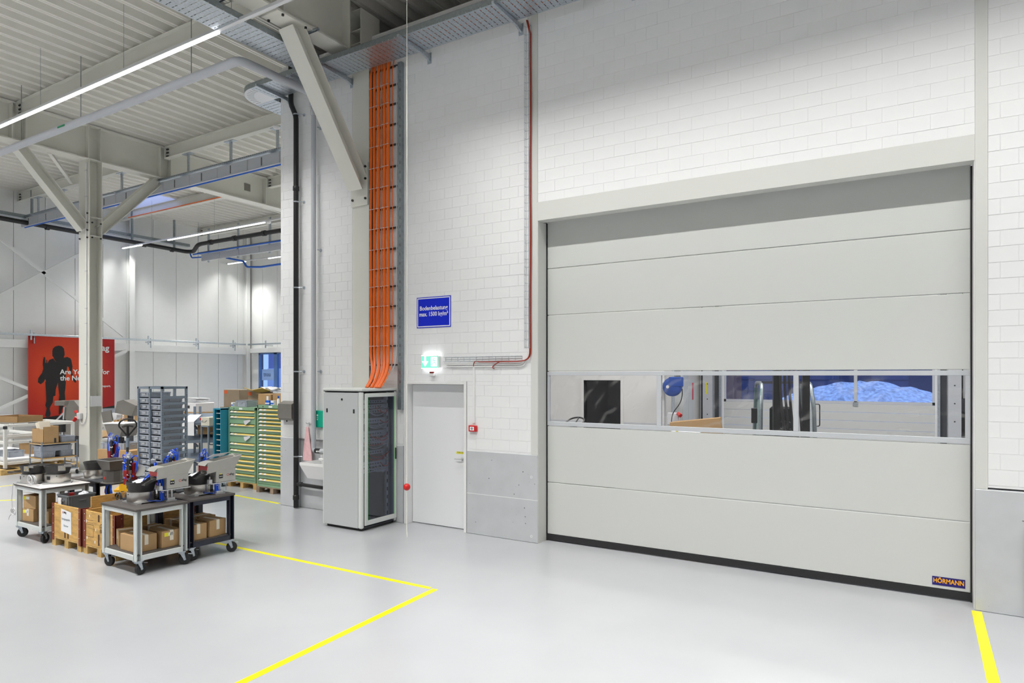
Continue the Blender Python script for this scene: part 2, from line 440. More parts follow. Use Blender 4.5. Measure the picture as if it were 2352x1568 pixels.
# ---- blockwork wall with the two openings
rects = [(-11.02, -9.03, PZ, 8.77), (-8.585, SX0 - .06, PZ, SZ + .05), (SX1 + .06, -5.2, PZ, SZ + .05), (-8.585, -5.2, SZ + .05, 8.77),
         (DX0, .49, 5.275, 8.77), (.605, XR, PZ, 8.77)]
bk = MB()
for x0, x1, z0, z1 in rects: bk.box(x0, x1, W + .0034, W + .30, z0, z1)
bk.box(-9.03, -8.585, W + .03, W + .30, 0, 8.77); bk.box(-5.2, DX0, W + .03, W + .3, 0, 8.77); bk.box(.49, .605, W + .03, W + .3, 0, 8.77)
wall = bk.build('wall_back', m_mortar, label='white painted blockwork wall with a concrete base', cat='wall', kind='structure')
BL, BH = .3235, .1747
zc0 = py(2200, 109, W).z; xc0 = py(1823.5, 45, W).x
cand = []
for x0, x1, z0, z1 in rects:
    i0 = math.floor((z0 - zc0) / BH) - 1
    for i in range(i0, i0 + 80):
        a = max(zc0 + i * BH, z0); b = min(zc0 + (i + 1) * BH, z1)
        if b - a < .03: continue
        off = xc0 + (BL / 2 if i % 2 else 0)
        j0 = math.floor((x0 - off) / BL) - 1
        for j in range(j0, j0 + 80):
            c = max(off + j * BL, x0); d = min(off + (j + 1) * BL, x1)
            if d - c < .03: continue
            if c > 2.2: continue
            cx, cz = (c + d) / 2, (a + b) / 2
            f = -cx * ST + W * CT; u = 1176 + F * (cx * CT + W * ST) / f; v = HY - F * (cz - H) / f
            vis = -30 < u < 2390 and -20 < v < 1560 and not (cz > 8.15 and u > 1100)
            cand.append((f if vis else 99 + f, c, d, a, b))
cand.sort()
def block_mesh(sx, sz, mb=None, ox=0, oz=0, oy=0):
    mb = mb or MB(); g_, c = .0016, .0024
    x0, x1, z0, z1 = ox - sx / 2 + g_, ox + sx / 2 - g_, oz - sz / 2 + g_, oz + sz / 2 - g_
    vs = [(x0, oy + .006, z0), (x1, oy + .006, z0), (x1, oy + .006, z1), (x0, oy + .006, z1), (x0 + c, oy, z0 + c), (x1 - c, oy, z0 + c), (x1 - c, oy, z1 - c), (x0 + c, oy, z1 - c)]
    return mb.add(vs, [(4, 5, 6, 7), (0, 1, 5, 4), (1, 2, 6, 5), (2, 3, 7, 6), (3, 0, 4, 7)])
shared = {}
rest = MB()
for n, (f, c, d, a, b) in enumerate(cand):
    sx, sz = round(d - c, 3), round(b - a, 3); oy = W + random.uniform(-.0007, .0007)
    if n < 300:
        if (sx, sz) not in shared:
            o = block_mesh(sx, sz).build('block', m_block, wall); shared[sx, sz] = o.data
        else:
            o = ND.objects.new('block', shared[sx, sz]); COL.objects.link(o); o.parent = wall
        o.location = ((c + d) / 2, oy, (a + b) / 2)
    else: block_mesh(sx, sz, rest, (c + d) / 2, (a + b) / 2, oy)
rest.build('blockwork', m_block, wall, kind='stuff')
rest = None
# concrete base with pits
def conc(x0, x1, z1, pits, y0=W - .012, holes=0):
    o = MB().box(x0, x1, y0, W + .3, 0, z1, .008).build('concrete_base', m_conc, wall)
    pm = MB()
    for _ in range(pits):
        a, b = random.uniform(x0 + .03, x1 - .03), random.uniform(.05, z1 - .04); r = random.choice((.004, .005, .007, .013))
        pm.lathe([(r, 0), (r * .7, .0015)], 7, Matrix.Translation((a, y0 + .001, b)) @ Matrix.Rotation(R(90), 4, 'X') @ Matrix.Diagonal((1, random.uniform(.5, 1), 1, 1)))
    pm.build('pit', m_seam, o, kind='stuff')
    return o
conc(SX1 + .06, DX0 - .0, PZ, 26)
conc(-11.02, -10.5, PZ, 6); conc(-10.5, -9.03, PZ, 8, W + .05); conc(-8.6, SX0 - .07, PZ, 8)
conc(.485, XR, PZ - .02, 44, W - .03)
MB().box(SX1 + .06, DX0, W - .0135, W - .012, .66, .668).build('formwork_joint', m_mortar, wall)
for z in (.10, 1.02): MB().lathe([(.02, 0), (.02, .006), (.012, .006), (.012, .001)], 12, Matrix.Translation((-5.19, W - .010, z)) @ Matrix.Rotation(R(90), 4, 'X')).build('anchor_ring', m_mortar, wall)

# ---- steel posts, lintel, column in the wall
MB().box(-5.2, DX0, W - .006, W + .28, PZ, 8.75, .004).build('trim_1', m_post, label='flush grey steel post left of the sectional door', cat='post', kind='structure')
MB().box(.487, .605, W - .012, W + .28, PZ - .02, 9.3, .004).build('trim_2', m_post, label='flush grey steel post right of the sectional door', cat='post', kind='structure')
o = empty('trim_3', (0, W, 0), label='wide grey steel lintel over the sectional door', cat='lintel', kind='structure')
MB().box(DX0 - .005, .487, -.012, .02, DZ, 5.278, .003).build('face_plate', m_post, o)
MB().box(DX0, .475, .02, .16, DZ, DZ + .012).build('soffit', m_post, o)
MB().box(DX0, .475, .16, .165, DZ - .0, DZ + .16).build('fascia', m_post, o)
o = empty('trim_4', (0, 0, 0), label='pale steel column set flush in the blockwork beside the orange cables', cat='column', kind='structure')
MB().box(-9.02, -8.6, W - .012, W + .012, 0, 8.9, .003).build('flange', m_steel, o)
MB().box(-8.82, -8.79, W + .012, W + .03, 0, 8.9).build('web', m_steel, o)

# ---- sectional door
g = empty('door_1', (0, W + .27, 0), label='wide grey sectional industrial door with a long scratched window band', cat='door', kind='structure')
m_dpan = M('door_panel', (.62, .63, .61), .42, bump=.06, bscale=90, stretch=(.4, 1, 3))
zs = [.10, .917, 1.806, 2.665, 3.549, 4.283, 5.05]
for k in range(6):
    z0, z1 = zs[k], zs[k + 1]
    if k == 2: continue
    mb = MB().box(DX0 + .02, .462, 0, .045, z0 + .004, z1 - .004, .006)
    mb.build('door_panel', m_dpan, g)
MB().box(DX0, .48, .03, .05, .05, 5.05).build('backing_seal', m_seam, g) if False else None
m_alf = M('frame_grey', (.55, .57, .60), .4)
fr = MB(); WZ0, WZ1 = 1.876, 2.60
fr.box(DX0 + .02, .462, -.004, .045, 1.812, WZ0, .003); fr.box(DX0 + .02, .462, -.004, .045, WZ1, 2.659, .003)
bars = ((-5.06, -5.024), (-3.273, -3.202), (-1.436, -1.373), (.411, .462))
for a, b in bars: fr.box(a, b, -.004, .045, WZ0, WZ1, .003)
fo = fr.build('window_frame', m_alf, g)
for k in range(3): MB().box(bars[k][1], bars[k + 1][0], .018, .024, WZ0, WZ1).build('pane', m_acryl, fo)
mb = MB(); mb.box(DX0 - .0, DX0 + .02, -.01, .05, 0, 5.0); mb.box(.462, .478, -.01, .05, 0, 5.0); mb.build('side_seal', m_black, g)
MB().box(DX0 + .01, .47, -.012, .05, .012, .10).build('bottom_seal', m_rubber, g)
MB().box(DX0, DX0 + .004, -.27, 0, 0, DZ).build('jamb', m_post, g); MB().box(.478, .487, -.27, 0, 0, DZ).build('jamb', m_white, g)
lg = py(2141, 1348, W + .27); lr = py(2217, 1362, W + .27)
pl = MB().box(lg.x, lr.x, -.004, 0, .145, .245).build('name_plate', M('plate_navy', (.012, .006, .16), .35), g)
text('lettering', 'HÖRMANN', .074, M('plate_orange', (.95, .42, .0), .4), pl, ((lg.x + lr.x) / 2, -.0045, .16), FACE_Y, 'CENTER', bold=.002, sx=.80)

# ---- side door
g = empty('door_2', (SX0, W, 0), label='plain white side door with lever handle and yellow label under the exit sign', cat='door', kind='structure')
dw = SX1 - SX0; m_dw = M('door_white', (.80, .81, .83), .38)
lf = MB().box(.012, dw - .012, .155, .2, .012, SZ - .01, .003).build('leaf', m_dw, g)
mb = MB(); mb.box(-.05, 0, -.012, .16, 0, SZ + .05, .003); mb.box(dw, dw + .05, -.012, .16, 0, SZ + .05, .003); mb.box(0, dw, -.012, .16, SZ, SZ + .05, .003)
mb.box(-.0, .006, .0, .2, 0, SZ); mb.build('frame', m_white, g)
hx = py(1062, 1054, W + .15).x - SX0; hz = py(1062, 1054, W + .15).z
hd = MB(); hd.cyl((hx, .155, hz), (hx, .10, hz), .01); hd.tube([(hx, .10, hz), (hx - .13, .10, hz)], .010); hd.lathe([(.026, 0), (.026, .008)], 16, Matrix.Translation((hx, .155, hz)) @ Matrix.Rotation(R(90), 4, 'X'))
hd.build('lever_handle', m_alu, lf, smooth=True)
MB().lathe([(.024, 0), (.024, .007)], 16, Matrix.Translation((hx, .155, hz - .1)) @ Matrix.Rotation(R(90), 4, 'X')).build('lock_rosette', m_white, lf)
a, b = py(1048, 1037, W + .15), py(1064, 1042, W + .15)
yl = MB().box(a.x - SX0, b.x - SX0, .153, .1555, b.z - .005, a.z + .005).build('door_label', m_ylab, lf)
text('lettering', 'TÜRE ZU', .034, m_seam, yl, (a.x - SX0 + .012, .1525, b.z + .002), FACE_Y)
MB().box(SX0 + .0, SX1, W + .2, W + .3, 0, SZ).build('wall_side', m_mortar, label='masonry closing the wall behind the side door', cat='wall', kind='structure')

# ---- floor markings (thin tape on the floor)
def tape(pts, w, label):
    mb = MB(); a, b = Vector(pts[0]), Vector(pts[1]); mb.bar((a.x, a.y, .0008), (b.x, b.y, .0008), w, .0016)
    return mb.build('floor_tape', m_yline, label=label, cat='floor marking', group='yellow floor lines')
c = fl(985, 1352)
tape((fl(544, 1568) + (fl(544, 1568) - c) * .6, fl(1000, 1352.5)), .085, 'yellow floor tape running from the corner towards the viewer')
tape((fl(0, 1152) if False else Vector((-15.0, c.y + .02, 0)), Vector((c.x, c.y + .03, 0))), .07, 'yellow floor tape running behind the carts to the corner')
tape((Vector((.52, 4.0, 0)), Vector((.50, W - .05, 0))), .095, 'yellow floor tape at the right foot of the sectional door')
p = fl(540, 1137); q = fl(641, 1156); tape((p, q), .07, 'thin yellow floor tape before the green drawer cabinets')
p = fl(-30, 1120.5); q = fl(40, 1112.5); tape((p, q), .06, 'far yellow floor tape at the left edge of the picture')
p = fl(-40, 1150); q = fl(36, 1148); tape((p, q), .07, 'nearer yellow floor tape at the left edge of the picture')
# ================================================================== STEELWORK AND SERVICES
def bolts(mb, pts, d, r=.022, L=.03):
    for p in pts:
        p = Vector(p); mb.tube([p, p + Vector(d) * L], r, 6)
m_bolt = M('bolt', (.05, .05, .05), .5, .6)
ZG = 8.40
# girders along Y
def girder(X, y0, y1, zb, label, stiff=()):
    g = empty('roof_girder', (X, y0, zb), label=label, cat='girder', group='roof girders')
    h = ZD - .02 - zb; L = y1 - y0
    MB().bar((0, 0, .015), (0, L, .015), .40, .03).build('bottom_flange', m_steel, g)
    MB().bar((0, 0, h - .015), (0, L, h - .015), .40, .03).build('top_flange', m_steel, g)
    MB().box(-.01, .01, 0, L, .03, h - .03).build('web', m_steel, g)
    for s in stiff: MB().box(-.19, .19, s - y0 - .01, s - y0 + .01, .03, h - .03).build('stiffener', m_steel, g)
    return g
gn = girder(-8.84, YF, 8.60, 8.36, 'near roof girder ending at the wall column above the cable tray', (6.9, 7.15, 8.58))
gf = girder(-19.25, YF, YB, ZG, 'far roof girder resting on the free-standing column', (7.55, 7.85, 9.32, 9.62, 11.3, 11.62, 15.0))
girder(1.6, YF, W - .1, 8.4, 'roof girder out of frame on the right')
q = px(568, 430, -19.24); MB().box(.008, .012, q.y - .12 - YF, q.y + .12 - YF, q.z - ZG - .12, q.z - ZG + .12).build('web_opening', m_ssm, gf)
MB().tube([(-27.6, 15.0, 9.03), (-20.2, 15.0, 9.03)], .018, 6).build('orange_cable', m_orange, label='thin orange cable along the fourth roof joist', cat='cable')
# wall column head and bracket plates
cg = empty('steel_console', (-8.82, W - .3, 8.36), label='stiffened steel column head where the near girder meets the wall', cat='bracket')
MB().box(.0, .02, .0, .5, 0, .9).build('end_plate', m_steel, cg)
for z in (.18, .42, .78): MB().box(.02, .26, .02, .5, z, z + .015).build('shelf_plate', m_steel, cg)
MB().box(.26, .275, .02, .5, 0, .8).build('face_plate', m_steel, cg)
# joists along X
def joist(Y, x0, x1, label, n=0):
    g = empty('roof_joist', (x0, Y, 9.0), label=label, cat='beam', group='secondary roof beams')
    L = x1 - x0; MB().ibeam((0, 0, .17), (L, 0, .17), .17, .34, .016, .010).build('section', m_steel, g)
    for a in (0, L):
        s = 1 if a == 0 else -1
        mb = MB().box(a, a + s * .014, -.085, .085, -.02, .34); mb.build('end_plate', m_steel, g)
        b = MB(); bolts(b, [(a + s * .10, -.012, z) for z in (.06, .16, .26)] + [(a + s * .04, -.012, z) for z in (.06, .16, .26)], (0, -1, 0)); b.build('bolt', m_bolt, g)
    return g
for Y, w in ((3.9, 'first'), (7.7, 'second'), (11.48, 'third'), (15.1, 'fourth'), (18.75, 'fifth')):
    joist(Y, XL + .02, -19.46, '%s roof joist from the front, between end wall and far girder' % w)
    joist(Y, -19.04, -9.05 if Y < W else -10.97, '%s roof joist from the front, right of the far girder' % w)
for Y in (3.9, 7.7): joist(Y, -8.63, 1.39, 'roof joist above the sectional door, %s' % ('nearer the wall' if Y > 5 else 'nearer the viewer'))
# free-standing column
cx, cy = -19.28, 9.47
g = empty('steel_column', (cx, cy, 0), label='free-standing cream steel column with four-way bracing before the red banner', cat='column')
MB().box(-.27, .27, -.17, -.15, .0, ZG, .003).build('flange', m_steel, g); MB().box(-.27, .27, .15, .17, 0, ZG, .003).build('flange', m_steel, g)
MB().box(-.01, .01, -.15, .15, 0, ZG).build('web', m_steel, g)
MB().box(-.30, .30, -.24, .24, 0, .03).build('base_plate', m_steel, g)
for z in (6.35, 6.85): MB().box(-.26, .26, -.15, .15, z, z + .015).build('stiffener', m_steel, g)
b = MB(); bolts(b, [(sx * .2, -.17, z) for sx in (-1, 1) for z in (6.3, 6.5, 6.7, 6.95)], (0, -1, 0)); bolts(b, [(.29, sy * .11, z) for sy in (-1, 1) for z in (6.3, 6.7)], (1, 0, 0)); b.build('bolt', m_bolt, g)
def brace(p0, p1, w, h, label, up):
    p0 = Vector(p0); p1 = Vector(p1)
    o = empty('knee_brace', p0, label=label, cat='brace', group='knee braces')
    MB().ibeam((0, 0, 0), p1 - p0, w, h, .018, .012, up=up).build('section', m_steel, o); return o
brace((cx, cy - .18, 6.55), (cx, 7.72, 8.38), .30, .26, 'left knee brace of the free-standing column', (0, 1, 1))
brace((cx, cy + .18, 6.55), (cx, 11.35, 8.38), .30, .26, 'right knee brace of the free-standing column', (0, -1, 1))
k = brace((-8.82, 7.42, 8.33), (-8.82, 8.99, 6.05), .34, .26, 'large knee brace from the near girder down to the wall column', (0, 1, .7))
MB().box(-.2, .2, -.42, .28, .0, .025).build('gusset_plate', m_steel, k); MB().box(-.21, .21, 1.56, 1.585, -2.62, -1.85).build('gusset_plate', m_steel, k)
b = MB(); bolts(b, [(sx * .17, y, 0) for sx in (-1, 1) for y in (-.3, .16)], (0, 0, -1)); bolts(b, [(.16, 1.565, -1.92), (.16, 1.565, -2.14), (.16, 1.565, -2.5), (-.16, 1.565, -2.5)], (0, -1, 0)); b.build('bolt', m_bolt, k)
# light struts to the joists
for (a, b_), lab in ((((-19.40, px(113, 354, -19.4).y, 8.42), tuple(fl(164, 420, 8.98))), 'thin slanting strut left of the free-standing column'),
                     (((-19.40, px(598, 480, -19.4).y, 8.42), (-21.6, 18.7, 8.98)), 'thin slanting strut at the far right of the rear bay')):
    MB().bar(a, b_, .09, .07).build('roof_strut', m_steel, label=lab, cat='strut')
# end wall framing
g = empty('wall_post', (XL, 15.46, 0), label='tall cream post on the end wall right of the red banner', cat='post')
MB().ibeam((.14, 0, 0), (.14, 0, ZD - .03), .22, .26, .014, .01, up=(1, 0, 0)).build('section', m_panel, g)
g = empty('wall_post', (XL, 21.1, 0), label='slim post in the far corner of the end wall', cat='post')
MB().ibeam((.14, 0, 0), (.14, 0, ZD - .03), .2, .26, .014, .01, up=(1, 0, 0)).build('section', m_panel, g)
MB().box(XL + .02, XL + .22, 6.0, YB - .3, 3.62, 3.92, .004).build('wall_girt', m_panel, label='horizontal cream girt along the end wall behind the red banner', cat='beam')
MB().box(XL + .4, -11.2, YB - .22, YB - .02, 3.70, 3.92, .004).build('wall_girt', m_panel, label='horizontal cream girt along the rear wall over the window', cat='beam')
XB = XL + .30
for a, b_, lab in (((10.0, 8.05), (15.1, 4.22), 'upper end wall brace falling to the right'), ((9.6, 4.65), (15.1, 8.55), 'upper end wall brace rising to the right'),
                   ((9.6, 3.05), (15.2, .45), 'lower end wall brace falling to the right'), ((9.6, .85), (15.2, 3.62), 'lower end wall brace rising to the right')):
    MB().bar((XB, a[0], a[1]), (XB, b_[0], b_[1]), .07, .11, up=(0, -1, 1)).build('wind_brace', m_panel, label=lab, cat='brace', group='end wall wind bracing')
# strut rail on the end and rear walls
g = empty('strut_rail', (XL + .45, 6.0, 4.06), label='galvanised strut rail on stand-offs along the end wall above the banner', cat='rail')
mb = MB(); mb.box(-.03, .03, 0, YB - 6.5, 0, .075, .004); mb.build('rail', m_zinc, g)
for y in (11.72, 13.9, 16.1, 18.3, 20.2):
    mb = MB(); mb.box(-.08, -.04, y - 6 - .06, y - 6 - .01, -.15, .22); mb.box(-.08, -.04, y - 6 + .05, y - 6 + .08, -.28, .12); mb.box(-.44, -.04, y - 6 + .05, y - 6 + .08, -.06, -.02); mb.build('stand_off', m_zinc, g)
g = empty('strut_rail', (XL + .5, YB - .4, 4.06), label='galvanised strut rail along the rear wall over the window', cat='rail')
MB().box(0, 12, -.03, .03, 0, .075, .004).build('rail', m_zinc, g)
for x in (1.2, 3.2, 5.2):
    mb = MB(); mb.box(x, x + .05, .03, .07, -.15, .2); mb.box(x + .1, x + .13, .03, .4, -.06, -.02); mb.build('stand_off', m_zinc, g)

# ------------------------------------------------------------------ luminaires
def light_row(Y, Z, x0, x1, lit, label, wires=(), watt=LAMP_W, spread=76):
    g = empty('light_line', (0, Y, Z), label=label, cat='light', group='linear LED light lines')
    MB().box(x0, x1, -.032, .032, 0, .055, .004).build('rail', m_rail, g)
    for a, b in lit:
        MB().box(a, b, -.030, .030, -.035, 0, .006).build('led_strip', m_led, g)
        n = max(1, round((b - a) / 4.5)); s = (b - a) / n
        for i in range(n):          # double-asymmetric optics: one beam to each side
            for sg in (-1, 1): lamp('row_light', (a + s * (i + .5), Y + sg * .017, Z - .05), s, watt * s / 2, spread, .03, tilt=R(24 * sg))
    for xw in wires: MB().tube([(xw, 0, .05), (xw, 0, ZD - Z + .16)], .004, 5).build('wire', m_zincd, g)
    return g
light_row(ROW_Y, ROW_Z, -27.5, 8.5, ((-27.2, -9.62), (-6.7, 8.3)), 'long bright LED light line crossing the upper left of the picture', (-24.8, -21.7, -18.7, -15.55, -12.4, -9.3, -5, -1), LAMP_W * .95)
light_row(15.05, 7.85, -28.2, -11.2, ((-28.1, -26.7), (-24.9, -19.2), (-17.5, -11.4)), 'LED light line in the rear bay below the rooflight', (-26, -22, -18, -14), LAMP_W * 1.5)
light_row(19.95, 7.9, -28.2, -11.2, ((-28.1, -26.8), (-25.2, -11.4)), 'rearmost short LED light line in the far corner', (-27, -23, -17), LAMP_W * 1.4)
light_row(2.2, ROW_Z, -27.5, 8.5, ((-27, 8.3),), 'LED light line overhead, out of frame towards the viewer', (), LAMP_W * 1.4, 70)
light_row(-3.6, ROW_Z, -27.5, 8.5, ((-27, 8.3),), 'LED light line out of frame behind the viewer', (), LAMP_W * 1.1)

# ------------------------------------------------------------------ pipes
def smooth_path(pts, rad, n=5):
    pts = [Vector(p) for p in pts]; out = [pts[0]]
    for i in range(1, len(pts) - 1):
        a, b, c = pts[i - 1], pts[i], pts[i + 1]
        r = min(rad, (b - a).length * .45, (c - b).length * .45)
        p, q = b + (a - b).normalized() * r, b + (c - b).normalized() * r
        out += [p * (1 - t) ** 2 + b * 2 * t * (1 - t) + q * t * t for t in [k / n for k in range(n + 1)]]
    return out + [pts[-1]]
g = empty('vent_pipe', (0, 0, 0), label='grey pipe under the roof that turns to the wall and drops to the sink', cat='pipe')
gx = -9.936
MB().tube(smooth_path([(-27.5, 7.27, 7.98), (gx, 7.27, 7.98), (gx, 8.90, 7.98), (gx, 8.90, 7.75)], .16, 6), .078, 14).build('insulated_run', m_gpipe, g, True)
MB().tube(smooth_path([(gx, 8.90, 7.80), (gx, 8.90, 1.165), (gx + .3, 8.90, 1.165)], .07, 5), .047, 14).build('drop_pipe', m_gpipe, g, True)
MB().lathe([(.052, -.05), (.057, -.04), (.057, .04), (.052, .05)], 16, Matrix.Translation((gx, 8.90, 7.62))).build('collar', m_alu, g, True)
for x in (-24.2, -17.9, -15.2, -11.3): MB().tube([(x, 7.27, 8.03), (x, 7.27, ZD)], .009, 6).build('hanger_rod', m_zincd, g)
for y in (297, 576, 853):
    z = py(731, y, W).z; mb = MB(); mb.lathe([(.03, 0), (.034, .012), (.012, .02), (.012, .09)], 12, Matrix.Translation((gx + .075, W, z)) @ Matrix.Rotation(R(90), 4, 'X')); mb.build('clamp', m_zinc, g, True)
MB().box(-16.02, -15.72, 7.185, 7.195, 7.965, 8.0).build('flow_label', M('flow_green', (.0, .25, .10), .5), g)
MB().lathe([(.05, 0), (.05, .14)], 14, Matrix.Translation((gx + .06, 8.9, 1.165)) @ Matrix.Rotation(R(90), 4, 'Y')).build('elbow_coupling', m_black, g, True)
bx = py(680, 900, 8.92).x; bt = py(668, 205, 8.92).x
g = empty('drain_pipe', (0, 0, 0), label='black drain pipe running down the wall beside the paper towel dispenser', cat='pipe')
z1, z2 = py(668, 238, 8.92).z, py(678, 268, 8.92).z
MB().tube(smooth_path([(bt, 8.92, 8.9), (bt, 8.92, z1), (bx, 8.92, z2), (bx, 8.92, .02)], .08, 4), .050, 14).build('run', m_black, g, True)
for y in (262, 463, 660, 853, 1048):
    z = py(684, y, 8.92).z; mb = MB()
    mb.lathe([(.0505, -.012), (.056, -.012), (.056, .012), (.0505, .012)], 16, Matrix.Translation((bx, 8.92, z)), cap=False)
    mb.tube([(bx + .05, 8.93, z), (bx + .12, 8.96, z), (bx + .12, W, z)], .008, 6); mb.lathe([(.03, 0), (.03, .01)], 12, Matrix.Translation((bx + .12, W, z)) @ Matrix.Rotation(R(90), 4, 'X'))
    mb.build('clamp', m_zinc, g, True)
for y in (433, 1142):
    MB().lathe([(.051, -.05), (.06, -.04), (.06, .04), (.051, .05)], 16, Matrix.Translation((bx, 8.92, py(680, y, 8.92).z)), cap=False).build('socket', m_black, g, True)
mb = MB(); zb = py(690, 1112, 8.92).z; mb.tube([(bx, 8.92, zb), (-9.3, 8.92, zb - .02)], .036, 12); mb.lathe([(.042, 0), (.046, .01), (.046, .06), (.042, .07)], 14, Matrix.Translation((bx + .1, 8.92, zb)) @ Matrix.Rotation(R(90), 4, 'Y')); mb.build('branch', m_black, g, True)
# black roof drain in the rear bay
g = empty('roof_drain', (0, 0, 0), label='black roof drain pipe along the end wall under the roof', cat='pipe')
P1, P2 = py(455, 561, 17.2), py(645, 529, 17.2)
MB().tube(smooth_path([(-27.5, 7.0, 8.15), (-27.5, 17.45, 8.02), (-27.2, 17.6, 8.02), P1, P2, P2 + (P2 - P1)], .3, 4), .085, 12).build('run', m_black, g, True)
for y in (8.5, 10.2, 12.0, 13.8, 15.6, 16.8): MB().tube([(-27.5, y - .06, 8.115 - (y - 7) * .0115), (-27.5, y + .06, 8.115 - (y - 7) * .0115)], .10, 12).build('coupling', m_black, g, True)
for t in (.15, .45, .8): p = P1.lerp(P2, t); q = P1.lerp(P2, t + .03); MB().tube([p, q], .11, 12).build('coupling', m_black, g, True)
for y in (11.5, 13.3, 15.1, 16.9): MB().box(-27.54, -27.46, y - .03, y + .03, 8.0, 9.3).build('hanger', m_zincd, g)
g = empty('cable_tray', (-27.75, 7.0, 8.28), label='narrow galvanised tray above the black drain along the end wall', cat='cable tray')
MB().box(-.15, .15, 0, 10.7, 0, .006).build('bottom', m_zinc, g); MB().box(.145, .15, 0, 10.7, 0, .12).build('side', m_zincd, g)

# ------------------------------------------------------------------ cable trays
def tray(name, x0, x1, wy, label, loc, rz=0, side=.10, pitch=.10):
    """perforated tray along local X, width wy in local Y"""
    g = empty(name, loc, rz, label, 'cable tray')
    mb = MB(); x = x0
    while x < x1:
        e = min(x + pitch - .014, x1)
        mb.box(x, e, 0, wy, 0, .004); mb.box(e, min(e + .014, x1), 0, .035, 0, .004); mb.box(e, min(e + .014, x1), wy - .035, wy, 0, .004)
        for j in range(1, 6): mb.box(e, min(e + .014, x1), wy * j / 6 - .012, wy * j / 6 + .012, 0, .004)
        x += pitch
    mb.build('bottom', m_zinc, g, kind='stuff')
    mb = MB(); mb.box(x0, x1, 0, .004, .02, side); mb.box(x0, x1, wy - .004, wy, .02, side); mb.box(x0, x1, .0, .012, side - .004, side)
    x = x0
    while x < x1:
        mb.box(x, min(x + .11, x1), 0, .004, .004, .02); x += .13
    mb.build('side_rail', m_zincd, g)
    return g
tw = tray('cable_tray', -10.98, 5.0, .58, 'wide galvanised cable tray high along the blockwork wall', (0, 8.28, 8.10))
for k in range(7):                 # cables lying in it
    pts = [(x, .08 + .07 * k + .02 * math.sin(x * 2 + k), .022 + .012 * (k % 2)) for x in [-8.3 + i * .6 for i in range(int(13 / .6))]]
    MB().tube(pts, .016, 6).build('cable', m_orange if k < 5 else m_redc, tw)
mb = MB(); cxx, cyy, ro = -10.98, 8.86, .58     # rounded end piece
pl = [(cxx, cyy)] + [(cxx + ro * math.cos(R(a)), cyy + ro * math.sin(R(a))) for a in range(180, 271, 6)]
mb.prism(pl, 8.10, 8.104)
end = empty('tray_bend', (0, 0, 0), label='rounded galvanised tray bend sticking out past the wall corner', cat='cable tray')
mb.build('bottom', m_alu, end)
mb = MB()
for a in range(180, 270, 6):
    p = [(cxx + r_ * math.cos(R(b)), cyy + r_ * math.sin(R(b))) for b in (a, a + 6) for r_ in (ro, ro - .004)]
    mb.add([(*p[0], 8.1), (*p[1], 8.1), (*p[3], 8.1), (*p[2], 8.1), (*p[0], 8.2), (*p[1], 8.2), (*p[3], 8.2), (*p[2], 8.2)], [(0, 1, 2, 3), (4, 5, 6, 7), (0, 3, 7, 4), (1, 2, 6, 5)])
mb.build('side_rail', m_zincd, end)
sl = MB()
for a in range(186, 268, 9):
    c_, s_ = math.cos(R(a)), math.sin(R(a)); sl.bar((cxx + .40 * c_, cyy + .40 * s_, 8.0995), (cxx + .53 * c_, cyy + .53 * s_, 8.0995), .008, .002)
sl.build('slot', m_seam, end)
tray('cable_tray', 8.86, 14.0, .54, 'galvanised cable tray leaving the bend into the rear bay', (-11.04, 0, 8.10), R(90))
tray('cable_tray', 0.0, 8.24, .62, 'galvanised cable tray under the near roof girder at the top of the picture', (-9.06, 0, 8.14), R(90))
for x in (-10.72, -9.04, -7.21, -5.38, -3.5, -1.6):
    e = W - 8.28; mb = MB(); mb.box(x - .022, x + .022, -.08, e, -.045, -.002, .003); mb.prism([(-.08, -.045), (e, -.045), (e, -.12), (e - .15, -.07)], x - .018, x + .018, Matrix(((0, 0, 1, 0), (1, 0, 0, 0), (0, 1, 0, 0), (0, 0, 0, 1)))); mb.box(x - .04, x + .04, e - .012, e - .001, -.16, .02); mb.build('bracket', m_zinc, tw)
for y, n_ in ((6.35, 'upper'), (7.72, 'lower')):
    g = empty('strut_channel', (-9.3, y, 8.30), label='%s galvanised strut clamped under the near girder flange' % n_, cat='strut')
    mb = MB(); mb.box(-.55, .8, -.02, .02, .035, .04); mb.box(-.55, .8, -.02, -.016, 0, .04); mb.box(-.55, .8, .016, .02, 0, .04); mb.build('channel', m_zinc, g)
    MB().tube([(.55, 0, .04), (.55, 0, .09)], .02, 6).build('clamp_bolt', m_bolt, g)
# rear bay trunking under the third joist
YT = 11.48
g = empty('cable_trunking', (-28.0, YT - .12, 8.0), label='long grey sectioned trunking with tray hanging from the third roof joist', cat='cable trunking')
x = 0
while x < 16.9:
    MB().box(x + .008, min(x + 1.28, 16.9) - .008, 0, .07, 0, .30, .005).build('trunking_section', m_gpipe, g)
    MB().box(x + .55, x + .60, -.001, 0, .04, .26).build('vent_slot', m_seam, g); x += 1.28
mb = MB(); mb.box(0, 16.9, -.07, .0, .335, .339); mb.box(0, 16.9, .0, .38, .35, .354); mb.box(0, 16.9, -.004, .0, .345, .40); mb.box(0, 16.9, .376, .38, .354, .43); mb.build('tray', m_zinc, g)
mb = MB(); x = 0
while x < 16.9: mb.box(x, x + .05, -.006, -.002, .362, .385); x += .085
mb.build('slot', m_seam, g, kind='stuff')
for X in (-27.1, -25.3, -23.4, -21.6, -19.9, -18.07, -16.13, -14.22, -12.4):
    mb = MB(); mb.box(X + 28 - .04, X + 28 + .04, .16, .20, .2, 1.0); mb.box(X + 28 - .04, X + 28 + .04, -.06, .40, .30, .34); mb.box(X + 28 - .2, X + 28 + .2, .10, .24, .985, 1.0); mb.build('hanger', m_zinc, g)
